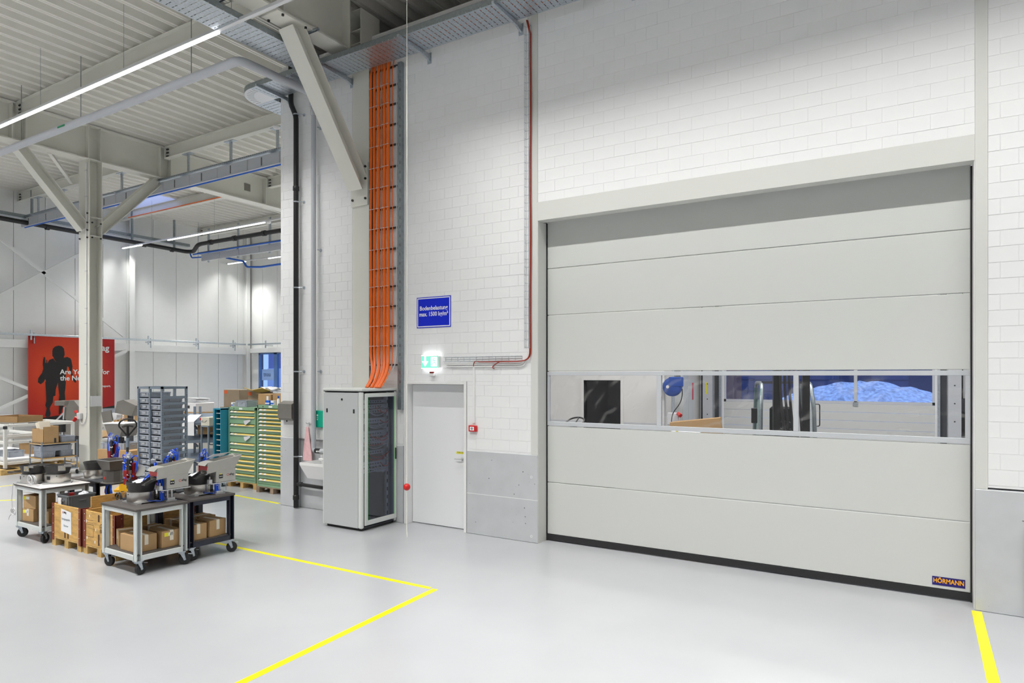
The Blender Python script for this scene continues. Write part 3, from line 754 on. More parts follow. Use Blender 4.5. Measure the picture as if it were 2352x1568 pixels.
pb = MB().tube([(-27.6, YT - .16, 7.93), (-11.2, YT - .16, 7.93)], .022, 8).build('air_pipe', m_bluep, smooth=True, label='blue compressed air pipe below the long grey trunking', cat='pipe')
# second trunking and blue pipes further back
p0, p1 = py(462, 597, 17.6), py(645, 570, 17.6)
g = empty('cable_trunking', (p0.x, 17.6, p0.z - .05), label='rear grey trunking with blue pipe beside the black roof drain', cat='cable trunking')
L = 9.0; n = 7
for i in range(n): MB().box(i * L / n + .01, (i + 1) * L / n - .01, 0, .07, 0, .28, .005).build('trunking_section', m_gpipe, g)
MB().box(-.3, L, 0, .36, .34, .40).build('tray', m_zincd, g)
for i in range(5): MB().box(.3 + i * 2.0, .38 + i * 2.0, .1, .16, -.06, 1.4).build('hanger', m_zinc, g)
MB().tube([(-.5, -.05, .33), (L, -.05, .33)], .03, 8).build('air_pipe', m_bluep, g, True)
P = [py(437, 582, 18.0), py(440, 592, 18.0), py(520, 586, 18.0)]
q = [py(520, 592, 19.0), py(560, 600, 19.0), py(566, 613, 19.0), py(600, 613, 19.0), py(645, 606, 19.0)]
MB().tube(smooth_path(q + [q[-1] + (q[-1] - q[-2])], .15, 3), .045, 8).build('air_pipe', m_bluep, smooth=True, label='blue air pipe with a step in the far corner under the roof', cat='pipe')
g = empty('air_pipe', P[0], label='short bent blue air pipe at the end of the black roof drain', cat='pipe'); MB().tube(smooth_path([p - P[0] for p in P], .1, 3), .03, 8).build('pipe', m_bluep, g, True); MB().tube([P[1] - P[0] + Vector((.5, 0, 0)), P[1] - P[0] + Vector((.5, 0, ZD + .16 - P[1].z))], .01, 6).build('hanger_rod', m_zinc, g)
# motion sensors on the joists
for (u, v, lab) in ((635, 293, 'white round detector on the third joist near the wall edge'), (166, 470, 'white round detector on the roof joist left of the column'), (620, 512, 'white round detector at the end of the rear light line')):
    zz_ = 7.85 if u == 620 else 9.0; p = fl(u, v, zz_ - .04); p.y = 15.05 if u == 620 else p.y; MB().lathe([(.09, 0), (.10, -.03), (.07, -.07), (.0, -.08)], 16).build('detector', m_white, smooth=True, loc=(p.x, p.y, zz_), label=lab, cat='detector')
# ================================================================== THINGS ON AND AT THE WALL
# ---- vertical cable ladder with orange cable bundles
g = empty('cable_ladder', (-8.545, W, 2.2), label='vertical dark cable ladder carrying the orange cables up the wall', cat='cable ladder')
hh = 8.1 - 2.2
MB().box(0, .045, -.075, -.002, .20, hh, .003).build('side_rail', m_slate, g)
MB().box(.675, .765, -.075, -.002, -.20, hh, .003).build('side_rail', m_zincd, g)
sl = MB(); z = .1
while z < hh - .1: sl.box(.005, .03, -.0765, -.075, z, z + .07); sl.box(.725, .74, -.0765, -.075, z, z + .05); z += .16
sl.build('slot', m_seam, g)
RZ = [py(880, v, W).z for v in (163, 205, 248, 294, 340, 389, 435, 482, 528, 575, 620, 660, 705, 750, 795, 838)]
for z in RZ: MB().box(.045, .675, -.045, -.015, z - 2.2 - .015, z - 2.2 + .015, .003).build('rung', m_slate, g)
YC = W - .085
spec = [(860.5, 6.2, 4), (868.2, 6.4, 5), (877.6, 8, 6), (884.8, 3, 2), (891.2, 7, 6), (900, 7.8, 6), (910.5, 2.4, 1)]
names = ['first', 'second', 'third', 'thin fourth', 'fifth', 'sixth', 'single seventh']
tx = [850, 853, 862, 868, 873, 879, 884]
for k, (u, wpx, ns) in enumerate(spec):
    x0 = py(u, 500, W).x; rad = wpx / F * 12.2 / 2; xb = py(tx[k], 885, 8.60).x
    g = empty('cable_bundle', (x0, YC, 0), label='%s orange cable bundle from the left on the wall ladder' % names[k], cat='cable bundle', group='orange cable bundles')
    for s in range(ns):
        an = s * 2 * math.pi / max(ns, 1) + k; rr = rad * .56 if ns > 1 else 0; ox, oy = rr * math.cos(an), rr * .8 * math.sin(an) - .01
        pts = [(ox * .6, .04, 8.25), (ox, oy * .5 + .02, 8.13)]
        for z in [8.0 - .2 * i for i in range(25)]: pts.append((ox + .004 * math.sin(z * 2.1 + s + k), oy, z))
        pts += bez((ox, oy, 3.0), (ox, oy, 2.8), (xb - x0 + ox, -.18 + oy, 2.65), (xb - x0 + ox - .02, -.40 + oy, 2.395), 8)
        MB().tube(pts, rad * (.5 if ns > 2 else .62 if ns == 2 else .9), 7).build('cable', m_orange, g, True)
    mb = MB()
    for z in RZ[1:]:
        mb.box(-rad - .006, rad + .006, -rad - .022, -rad - .016, z - .004, z + .004)
    for z in (2.75, 2.6): pass
    mb.build('cable_tie', m_wcable, g)
x0 = py(856.5, 500, W).x
MB().tube([(x0 + .006 * math.sin(z * 1.7), YC + .02, z) for z in [8.1 - .25 * i for i in range(22)]], .009, 6).build('earth_cable', m_yg, smooth=True, label='thin yellow-green earth cable left of the orange bundles', cat='cable')
x0 = py(913, 500, W).x
MB().tube([(x0 + .03, YC + .03, z) for z in (8.05, 6, 4, 3.0)] + bez((x0 + .03, YC + .03, 2.95), (x0 + .03, YC, 2.65), (x0 - .1, YC - .1, 2.55), (x0 - .35, YC - .35, 2.40), 8), .010, 6).build('grey_cable', m_wcable, smooth=True, label='thin grey cable curving down to the server rack top', cat='cable')

# ---- server rack
rx0, rx1, ry0, ry1, rz = -8.85, -7.94, 8.14, 9.004, 2.385
g = empty('server_rack', (rx0, ry0, 0), label='tall grey server rack with a smoked glass door below the orange cables', cat='server rack')
w, d = rx1 - rx0, ry1 - ry0
MB().box(.05, w - .06, .05, d - .02, 0, .045).build('plinth', m_black, g)
sp = MB().box(.012, w - .085, -.004, .02, .05, rz - .075, .006).build('side_panel', m_cab, g)
MB().lathe([(.018, 0), (.018, .01), (.01, .012)], 14, Matrix.Translation((.46, -.004, rz - .19)) @ Matrix.Rotation(R(90), 4, 'X')).build('lock', m_black, sp, True)
for x in (.10, .735): MB().box(x - .018, x + .018, -.008, -.003, rz - .42, rz - .35, .003).build('grip_recess', m_black, sp)
fm = MB(); fm.box(w - .085, w - .002, -.008, .07, .045, rz - .06, .02); fm.box(w - .06, w - .002, d - .06, d, .045, rz - .06, .008); fm.box(0, .05, -.002, .05, .045, rz - .06); fm.box(0, .05, d - .05, d, .045, rz - .06)
fm.build('corner_post', m_cabw, g)
MB().box(0, w - .05, d - .012, d, .05, rz - .06).build('rear_side_panel', m_cab, g); MB().box(0, .012, .02, d - .02, .05, rz - .06).build('back_panel', m_cab, g)
MB().box(.02, w - .02, .02, d - .02, .045, .06).build('floor_plate', m_slate, g)
t = MB().box(-.006, w + .006, -.012, d + .004, rz - .05, rz, .014).build('top_cover', m_cabw, g); MB().box(.012, w - .005, .0, d - .01, rz - .06, rz - .05).build('vent_gap', m_black, g)
dy0, dy1, dz0, dz1 = .135, d - .075, .17, rz - .15
dr = MB()
for a in ((.072, dy0, .09, rz - .085), (dy1, d - .012, .09, rz - .085), (dy0, dy1, .09, dz0), (dy0, dy1, dz1, rz - .085)): dr.box(w - .012, w + .012, a[0], a[1], a[2], a[3], .003)
dro = dr.build('door_frame', m_cabw, g)
MB().box(w - .004, w + .002, dy0, dy1, dz0, dz1).build('glass', m_smoke, dro)
ed = MB(); ed.box(w + .009, w + .013, dy0 - .004, dy0 + .004, dz0, dz1); ed.box(w + .009, w + .013, dy1 - .004, dy1 + .003, dz0, dz1); ed.build('green_seal', m_greenline, dro)
MB().box(w + .012, w + .030, dy1 + .012, dy1 + .045, 1.13, 1.33, .008).build('handle', m_black, dro)
ir = MB()
for yy in (.09, d - .12):
    ir.box(w - .16, w - .13, yy, yy + .05, .06, rz - .07); z = .12
ir.build('mounting_rail', m_patch, g)
sl = MB(); z = .15
while z < rz - .2: sl.box(w - .1305, w - .1285, d - .11, d - .085, z, z + .06); z += .14
sl.build('rail_slot', m_black, g)
pz = [(2.15, .05), (2.07, .06), (1.98, .05), (1.82, .09), (1.60, .10), (1.49, .06), (1.42, .05), (1.28, .07), (1.08, .09), (.97, .06)]
for z, hgt in pz:
    p = MB().box(w - .18, w - .13, .12, d - .13, z - hgt / 2, z + hgt / 2, .004).build('patch_panel', m_patch, g)
    mb = MB()
    for j in range(8): mb.box(w - .13, w - .1285, .15 + j * .06, .185 + j * .06, z - .012, z + .010)
    mb.build('port', m_black, p)
MB().box(w - .5, w - .2, .1, d - .12, .06, rz - .1).build('rear_blank', m_slate, g)
random.seed(11)
for k in range(34):
    z = random.choice((2.07, 1.82, 1.6, 1.55, 1.5, 1.45, 1.28, 1.08)); y0 = random.uniform(.16, d - .2); y1 = d - .12 + random.uniform(-.02, .03); dz = random.uniform(-.2, -.04)
    MB().tube(bez((w - .13, y0, z), (w - .06, y0, z + dz), (w - .05, y0 + (y1 - y0) * .6, z + dz * 1.1), (w - .10, y1, z + dz * .2), 9), .0075, 5).build('patch_cable', m_red if k % 4 == 0 else m_wcable, g, True)

# ---- blue load sign
a, b = py(958, 684, W), py(1036, 750, W); zc = (py(958, 684, W).z + py(1036, 678, W).z) / 2
g = empty('load_sign', (a.x, W, b.z), label='blue floor load sign with white border and lettering on the wall', cat='sign'); w, h = b.x - a.x, zc - b.z
MB().box(0, w, -.008, -.001, 0, h).build('plate', m_signb, g)
mb = MB(); t0, t1 = .014, .030
for q in ((t0, t1, t0, h - t0), (w - t1, w - t0, t0, h - t0), (t1, w - t1, t0, t1), (t1, w - t1, h - t1, h - t0)): mb.box(q[0], q[1], -.0095, -.008, q[2], q[3])
mb.build('border', m_signw, g)
text('lettering', 'Bodenbelastung', .102, m_signw, g, (w / 2, -.009, h * .535), FACE_Y, 'CENTER', bold=.0018, sx=.93)
text('lettering', 'max. 1500 kg/m²', .102, m_signw, g, (w / 2, -.009, h * .34), FACE_Y, 'CENTER', bold=.0018, sx=.91)
for x, z in ((.01, .01), (w - .01, .01), (.01, h - .01), (w - .01, h - .01)): MB().lathe([(.005, 0), (.003, .004)], 8, Matrix.Translation((x, -.008, z)) @ Matrix.Rotation(R(90), 4, 'X')).build('screw', m_bolt, g)

# ---- emergency exit light
a, b = py(974, 819, W), py(1013, 845, W)
g = empty('exit_sign', (a.x, W, b.z), label='glowing green and white emergency exit light above the side door', cat='exit sign'); w, h = b.x - a.x, a.z - b.z
m_exg = M('exit_green', (.05, .5, .3), .4, emit=(.22, .75, .52), estr=.95); m_exw = M('exit_white', (.9, .9, .9), .4, emit=(.95, 1, 1), estr=4)
MB().box(0, w, -.07, -.002, 0, h + .012, .004).build('housing', m_white, g)
MB().box(.006, w - .006, -.074, -.07, .006, h).build('panel', m_exg, g)
MB().box(-.004, w + .004, -.066, -.01, h + .012, h + .02).build('light_slot', m_exw, g); MB().box(-.004, w + .004, -.066, -.01, -.008, 0).build('light_slot', m_exw, g)
MB().prism([(.07, .20), (.10, .20), (.10, .115), (.15, .115), (.085, .03), (.02, .115), (.07, .115)], .0745, .077, Matrix(((1, 0, 0, 0), (0, 0, -1, 0), (0, 1, 0, 0), (0, 0, 0, 1)))).build('arrow', m_exw, g)
mb = MB(); mb.box(w * .58, w * .92, -.077, -.0745, .03, h - .012); mb.build('doorway', m_exw, g)
mb = MB(); o_ = w * .73
for p, q in (((0, .13), (.02, .085)), ((.02, .085), (.055, .06)), ((.055, .06), (.05, .03)), ((.02, .085), (-.02, .065)), ((-.02, .065), (-.05, .045)), ((0, .13), (.035, .11)), ((0, .13), (-.035, .115))):
    mb.bar((o_ + p[0], -.078, p[1] + .012), (o_ + q[0], -.078, q[1] + .012), .014, .003, up=(0, -1, 0))
mb.lathe([(.014, 0), (.014, .002)], 10, Matrix.Translation((o_ + .008, -.077, .165)) @ Matrix.Rotation(R(90), 4, 'X')); mb.build('running_figure', m_exg, g)
# ---- door sensor, call point, conduits, mesh tray
p = py(995, 856, W); g = empty('door_sensor', (p.x, W, p.z), label='small white sensor with red eye under the exit light', cat='sensor')
MB().box(-.05, .05, -.05, -.001, -.055, -.005, .006).build('housing', m_white, g); MB().box(-.04, .04, -.055, -.02, -.005, .02, .004).build('red_lens', M('lens_red', (.18, .0, .0), .2), g)
a, b = py(1080, 976, W), py(1097, 991, W)
g = empty('fire_call_point', (a.x, W, b.z), label='red fire alarm call point at the end of the white conduit', cat='alarm'); w, h = b.x - a.x, a.z - b.z
MB().box(0, w, -.055, -.001, 0, h, .006).build('housing', m_red, g); MB().box(w * .22, w * .78, -.058, -.054, h * .2, h * .8).build('window', m_signw, g)
mb = MB(); mb.box(w * .45, w * .55, -.0595, -.058, h * .28, h * .72); mb.box(w * .3, w * .7, -.0595, -.058, h * .48, h * .54); mb.build('symbol', m_seam, g)
x = py(1089.5, 900, W).x; zt = py(1089.5, 838, W).z
MB().box(x - .022, x + .022, -.02, -.001, a.z + .04, zt, .003).build('conduit', m_white, label='vertical white conduit down to the red call point', cat='conduit', loc=(0, W, 0))
def basket(name, p0, p1, wdt, lab, ax):
    g = empty(name, p0, label=lab, cat='wire tray'); L = (Vector(p1) - Vector(p0)).length
    D = (Vector(p1) - Vector(p0)).normalized(); Wd = Vector(ax); N = Vector((0, -1, 0))
    mb = MB()
    for u, v in ((0, .05), (0, .004), (.5, .004), (1, .004), (1, .05)): mb.tube([Wd * (u * wdt) + N * v, Wd * (u * wdt) + N * v + D * L], .0032, 5)
    n = int(L / .125)
    for i in range(n + 1):
        o = D * (i * .125 + .02); mb.tube([o + N * .05, o + N * .004, o + Wd * wdt + N * .004, o + Wd * wdt + N * .05], .003, 5)
    mb.build('wires', m_zinc, g); return g
bx0 = py(1208.5, 600, W).x; bz0 = py(1215, 800, W).z
basket('wire_tray', (bx0, W, bz0), (bx0, W, 8.05), .095, 'vertical wire basket tray beside the left door post', (1, 0, 0))
hz = py(1150, 824, W).z; hx0, hx1 = py(1022, 824, W).x, py(1200, 822, W).x
basket('wire_tray', (hx0, W, hz - .03), (hx1, W, hz - .03), .07, 'horizontal wire basket tray right of the exit light', (0, 0, 1))
xr = bx0 + .085
rc = [(xr - .05, W - .04, 8.12), (xr, W - .025, 7.9)] + [(xr + .004 * math.sin(z * 3), W - .025, z) for z in [7.6 - .4 * i for i in range(12)]]
zz = hz - .045
for s, (ox, oy) in enumerate(((0, 0), (.016, -.004), (.006, -.018))):
    pts = [(p[0] + ox, p[1] + oy, p[2]) for p in rc] + bez((xr + ox, W - .025 + oy, 3.0), (xr + ox, W - .025 + oy, zz + .05), (xr - .03, W - .03, zz), (xr - .25, W - .03 + oy, zz), 6)
    pts += [(xr - .6, W - .03 + oy, zz)] + ([(xr - .95, W - .03, zz)] + bez((xr - 1.0, W - .03, zz + .01), (x + .05, W - .03, zz + .02), (x, W - .03, zz + .01), (x, W - .02, zt - .02), 5) if s == 0 else [])
    MB().tube(pts, .009, 6).build('red_cable', m_redc, smooth=True, label=('longest red cable, reaching the white conduit' if s == 0 else 'red cable in the wire tray, %s of the short two' % ('front' if s == 2 else 'rear')), cat='cable', group='red cables in the wire trays')
MB().tube(bez((xr - .55, W - .03, zz), (xr - .65, W - .03, zz - .03), (xr - .75, W - .03, zz - .10), (xr - .66, W - .03, zz - .11), 8), .007, 5).build('cable_end', m_redc, smooth=True, label='loose looped red cable end under the horizontal wire tray', cat='cable')
for i, dz in enumerate((.085, .12)):
    MB().tube(smooth_path([(hx0 + .05, W - .014, hz - dz), (hx1 + .02, W - .014, hz - dz), (hx1 + .09, W - .014, hz - dz + .1)], .06, 4), .011, 8).build('conduit', m_white, smooth=True, label='%s thin white conduit under the horizontal wire tray' % ('upper', 'lower')[i], cat='conduit')

# ---- sink corner
g = empty('wash_basin', (-9.80, W - .0, 0), label='white utility sink on the wall beside the server rack', cat='sink')
x0, x1 = py(688, 1062, W - .5).x + 9.80, .78
zr = py(700, 1062, W - .48).z
mb = MB(); o_ = .0
T = [(x0, -.50), (x1, -.50), (x1, -.004), (x0, -.004)]; B = [(x0 + .10, -.40), (x1 - .08, -.40), (x1 - .08, -.02), (x0 + .10, -.02)]
vs = [(a, b, zr) for a, b in T] + [(a, b, zr - .05) for a, b in T] + [(a, b, zr - .30) for a, b in B] + [(a * .94 + .03, b * .9 - .02, zr) for a, b in T] + [(a * .96 + .02, b, zr - .25) for a, b in B]
mb.add(vs, [(0, 1, 5, 4), (1, 2, 6, 5), (2, 3, 7, 6), (3, 0, 4, 7), (4, 5, 9, 8), (5, 6, 10, 9), (6, 7, 11, 10), (7, 4, 8, 11), (8, 9, 10, 11), (0, 1, 13, 12), (1, 2, 14, 13), (2, 3, 15, 14), (3, 0, 12, 15), (12, 13, 17, 16), (13, 14, 18, 17), (14, 15, 19, 18), (15, 12, 16, 19), (16, 17, 18, 19)])
mb.build('basin', m_ceram, g)
p = py(738, 1050, 8.88)
mb = MB(); mb.tube([(p.x + 9.80, -.12, zr), (p.x + 9.80, -.12, zr + .12)], .035, 12); mb.tube([(p.x + 9.80, -.12, zr + .12), (p.x + 9.80, -.12, zr + .2)], .018, 10); mb.box(p.x + 9.74, p.x + 9.86, -.16, -.09, zr, zr + .05, .008); mb.tube([(p.x + 9.80, -.1, zr + .17), (p.x + 9.80, -.26, zr + .19)], .014, 8)
mb.build('tap', m_ceram, g, True)
a, b = py(707, 980, W - .02), py(709, 1058, W - .05)
g = empty('hand_towel', (a.x, W - .0, a.z), label='pink hand towel hanging from a wall hook above the sink', cat='towel')
h = a.z - b.z; vs = []; fs = []; NR, NC = 10, 8
for i in range(NR):
    t = i / (NR - 1); wd_ = .05 + .17 * min(1, t * 1.2)
    for j in range(NC):
        s_ = j / (NC - 1) - .5; vs.append((s_ * wd_ * 1.2 + .04 * t - .01, -.03 - .02 * abs(math.sin(j * 1.7)) * min(1, t * 2) - .02 * t, -h * t - (.05 * max(0, s_) if i == NR - 1 else 0)))
for i in range(NR - 1):
    for j in range(NC - 1): fs.append((i * NC + j, i * NC + j + 1, (i + 1) * NC + j + 1, (i + 1) * NC + j))
k = len(vs); vs += [(v[0], v[1] + .012, v[2]) for v in vs]; fs += [tuple(i + k for i in f[::-1]) for f in fs]
MB().add(vs, fs).build('cloth', m_pink, g, True)
p = py(711, 972, W); g = empty('wall_hook', (p.x, W, p.z), label='chrome double wall hook holding the pink towel', cat='hook')
mb = MB(); mb.lathe([(.022, 0), (.022, .01), (.01, .012)], 12, Matrix.Rotation(R(90), 4, 'X'))
for sx in (-1, 1): mb.tube([(0, -.01, 0), (sx * .03, -.05, .0), (sx * .035, -.055, .02)], .009, 8)
mb.build('hook', m_alu, g, True)
p = py(715, 970, W); MB().lathe([(.012, 0), (.016, .02), (.032, .05), (.036, .055), (.02, .06)], 12, Matrix.Rotation(R(90), 4, 'X')).build('suction_hook', m_black, smooth=True, loc=(p.x + .08, W, p.z - .03), label='small black knob on the wall between towel and grey pipe', cat='knob')
a, b = py(725.5, 942, W), py(760, 982, W)
g = empty('first_aid_box', (a.x, W, b.z), label='green first aid dispenser half hidden behind the server rack', cat='first aid box'); w, h = .42, a.z - b.z
MB().box(0, w, -.07, -.001, 0, h, .008).build('case', m_first, g)
mb = MB(); mb.lathe([(.022, 0), (.022, .002)], 16, Matrix.Translation((.12, -.0705, h * .72)) @ Matrix.Rotation(R(90), 4, 'X')); mb.box(.10, .14, -.0725, -.0705, h * .55, h * .6); mb.prism([(.10, h * .5), (.14, h * .5), (.12, h * .42)], .0705, .0725, Matrix(((1, 0, 0, 0), (0, 0, -1, 0), (0, 1, 0, 0), (0, 0, 0, 1)))); mb.box(.02, .07, -.0725, -.0705, h * .87, h * .9); mb.build('print', m_signw, g)
a, b = py(638, 925, W - .14), py(669, 966, W - .14)
g = empty('towel_dispenser', (a.x, W, b.z), label='brushed steel paper towel dispenser on the wall corner', cat='dispenser'); w, h = b.x - a.x, a.z - b.z
mb = MB().prism([(-.001, 0), (-.10, 0), (-.125, .04), (-.13, h - .02), (-.001, h + .04)], 0, w, Matrix(((0, 0, 1, 0), (1, 0, 0, 0), (0, 1, 0, 0), (0, 0, 0, 1)))); mb.build('case', m_ssm, g)
MB().box(-.004, w + .004, -.14, -.12, .04, h - .015, .003).build('cover', m_ssm, g); MB().tube([(.17, -.06, 0), (.17, -.06, -.03)], .012, 8).build('spindle', m_black, g)
# ---- pull cord with red ball
p = py(934.5, 1118, 7.75)
g = empty('pull_cord', (p.x, 7.75, .16), label='long pull cord with a red ball hanging from the roof before the side door', cat='pull cord')
MB().tube([(0, 0, ZD - .16), (0, 0, .1), (.01, -.004, .03), (.012, 0, 0)], .0065, 6).build('cord', M('cord_white', (.86, .85, .78), .6), g)
mb = MB(); rr = .054; mb.lathe([(rr * math.sin(R(a_)), -rr * math.cos(R(a_))) for a_ in range(0, 181, 15)], 20, Matrix.Translation((0, 0, p.z - .16)), cap=False); mb.build('ball', m_red, g, True)
# ---- thing cut off at the right edge
MB().box(0, .3, -.12, -.032, .14, 1.02, .01).build('wall_cabinet', m_white, loc=(.93, W, 0), label='white cabinet edge at the right border against the concrete base', cat='cabinet')
# ================================================================== CARTS, CRATES, FEEDERS
CH = .865
def caster(parent, x, y, rz, wheel=.075):
    c = empty('caster', (x, y, 0), rz, parent=parent)
    MB().box(-.05, .05, -.045, .045, .178, .19).build('plate', m_zinc, c)
    mb = MB(); mb.cyl((0, 0, .16), (0, 0, .18), .03, n=12)
    for s in (-1, 1): mb.prism([(-.03, .17), (.03, .17), (.052, .07), (.03, .06)], s * .027 - .002, s * .027 + .002, Matrix(((1, 0, 0, 0), (0, 0, 1, 0), (0, 1, 0, 0), (0, 0, 0, 1))))
    mb.box(-.04, .04, -.03, .03, .158, .172); mb.build('fork', m_zinc, c)
    Mx = Matrix.Translation((.035, 0, wheel)) @ Matrix.Rotation(R(90), 4, 'X')
    MB().lathe([(.02, -.018), (wheel * .93, -.021), (wheel, -.012), (wheel, .012), (wheel * .93, .021), (.02, .018)], 22, Mx).build('wheel', m_rubber, c, True)
    MB().lathe([(.018, -.0235), (.018, .0235)], 12, Mx).build('hub', m_zincd, c)
    MB().box(.05, .10, -.02, .02, .15, .16, .003, Matrix.Rotation(R(10), 4, 'Y')).build('brake_pedal', m_zinc, c)
    return c
def make_cart(mf, mtop, label, loc, rz, W_=.90, D_=.69, angles=(20, -35, 100, 60)):
    g = empty('trolley_cart', loc, rz, label, 'cart', 'rolling machine carts'); t = .075; hx, hy = W_ / 2, D_ / 2; zb = .19
    for sx in (-1, 1):
        for sy in (-1, 1):
            x0 = sx * hx; y0 = sy * hy; mb = MB()     # U-profile legs, open outwards in Y-facing sides
            xa, xb = sorted((x0, x0 - sx * t)); ya, yb = sorted((y0, y0 - sy * t))
            mb.box(xa, xb, ya, ya + .012, zb, CH - .03); mb.box(xa, xb, yb - .012, yb, zb, CH - .03); xi = xa if sx > 0 else xb - .012
            mb.box(xi, xi + .012, ya, yb, zb, CH - .03); mb.build('leg', mf, g)
    for z0, z1, nm in ((CH - .09, CH - .03, 'top_rail'), (zb, zb + .065, 'bottom_rail')):
        for s in (-1, 1):
            MB().box(-hx + t, hx - t, s * hy - (s > 0) * .04, s * hy + (s < 0) * .04, z0, z1, .003).build(nm, mf, g)
            MB().box(s * hx - (s > 0) * .04, s * hx + (s < 0) * .04, -hy + t, hy - t, z0, z1, .003).build(nm, mf, g)
    MB().box(-hx - .012, hx + .012, -hy - .012, hy + .012, CH - .03, CH, .003).build('top', mtop, g)
    MB().box(-hx + .03, hx - .03, -hy + .03, hy - .03, zb + .06, zb + .075).build('shelf', m_mat, g)
    k = 0
    for sx in (-1, 1):
        for sy in (-1, 1): caster(g, sx * (hx - .05), sy * (hy - .05), R(angles[k])); k += 1
    return g
SH = .19 + .0755
RA = R(-2)
cA = make_cart(m_cartl, m_mat, 'front light grey cart on casters carrying a bowl feeder and hopper', (-9.10, 5.17, 0), RA)
cB = make_cart(m_cartn, m_mat, 'dark navy cart with the second bowl feeder and hopper', (-9.13, 5.93, 0), R(-3))
m_wtop = M('white_laminate', (.68, .66, .64), .5, var=.04)
cC = make_cart(m_cartl, m_wtop, 'left light grey cart with white top and two bowl feeders', (-12.0, 5.31, 0), R(-1), angles=(50, -30, 120, 10))
MB().box(-.463, .463, -.358, .358, CH - .031, CH - .008).build('edge_band', m_mat, cC)
cD = make_cart(m_cartn, m_mat, 'rear navy cart with a single bowl feeder behind the white-topped cart', (-11.96, 6.07, 0), R(0))
def on(cart, x, y, z=CH):
    a = cart.rotation_euler[2]; c, s = math.cos(a), math.sin(a)
    return Vector((cart.location.x + x * c - y * s, cart.location.y + x * s + y * c, z))

# ---- cardboard boxes
def carton(loc, rz, w, d, h, label, tape=True, lab=None, tape_side=-1):
    g = empty('cardboard_box', loc, rz, label, 'box', 'cardboard boxes on the cart shelves')
    MB().box(-w / 2, w / 2, -d / 2, d / 2, 0, h, .004).build('carton', m_card, g)
    MB().box(-w / 2 + .002, w / 2 - .002, -.0015, .0015, h - .001, h + .0008).build('flap_seam', m_cardd, g)
    if tape:
        mb = MB(); mb.box(-.025, .025, -d / 2 - .001, d / 2 + .001, h, h + .0015)
        mb.box(-.025, .025, tape_side * d / 2 - .0015, tape_side * d / 2 + .0015, h * .45, h + .001)
        mb2 = MB(); mb2.box(w / 2 - .001, w / 2 + .0015, -.025, .025, h * .40, h + .001); mb2.box(-w / 2, w / 2 + .001, -.025, .025, h, h + .0015)
        (mb2 if tape == 'x' else mb).build('tape', m_tape, g)
    if lab:
        f, u, v = lab
        if f == 'x':
            MB().box(w / 2, w / 2 + .0015, u, u + .055, v, v + .05).build('yellow_label', m_ylab, g); MB().box(w / 2, w / 2 + .0015, u + .056, u + .13, v + .005, v + .05).build('white_label', m_signw, g)
        else:
            MB().box(u, u + .055, -d / 2 - .0015, -d / 2, v, v + .05).build('yellow_label', m_ylab, g); MB().box(u + .056, u + .13, -d / 2 - .0015, -d / 2, v + .005, v + .05).build('white_label', m_signw, g)
    return g
carton(on(cA, -.28, -.07, SH), R(-20), .22, .28, .21, 'narrow turned cardboard box at the left of the front cart shelf', True)
carton(on(cA, .11, -.14, SH), R(-2), .40, .28, .215, 'open-faced large cardboard box at the near corner of the front cart shelf', 'x')
carton(on(cA, .18, .18, SH), R(-2), .34, .27, .225, 'cardboard box with yellow label on the front cart shelf', 'x', ('x', -.10, .15))
carton(on(cA, -.16, .225, SH), R(3), .28, .18, .22, 'cardboard box at the back of the front cart shelf', True)
carton(on(cB, .20, -.16, SH), R(-3), .34, .25, .22, 'taped cardboard box at the near end of the navy cart shelf', 'x')
carton(on(cB, .20, .13, SH), R(2), .32, .27, .235, 'taped cardboard box at the far end of the navy cart shelf', 'x')
carton(on(cB, -.17, -.12, SH), R(0), .34, .30, .24, 'cardboard box inside the navy cart, nearest the front cart', True)
carton(on(cB, -.17, .2, SH), R(0), .32, .26, .23, 'cardboard box inside the navy cart at the back left', True)
carton(on(cC, -.22, -.12, SH), R(8), .28, .30, .20, 'lower cardboard box with yellow label on the left cart shelf', True, ('y', -.12, .13))
b = carton(on(cC, -.20, -.10, SH + .206), R(10), .30, .32, .21, 'open cardboard box stacked on another on the left cart shelf', None, ('y', -.13, .14))
MB().box(-.15, .15, -.16, -.03, 0, .003, 0, Matrix.Translation((0, 0, .212)) @ Matrix.Rotation(R(-14), 4, 'X')).build('flap', m_card, b)
carton(on(cC, .14, -.02, SH), R(0), .26, .30, .19, 'small cardboard box at the right of the left cart shelf', None, ('y', -.11, .12))

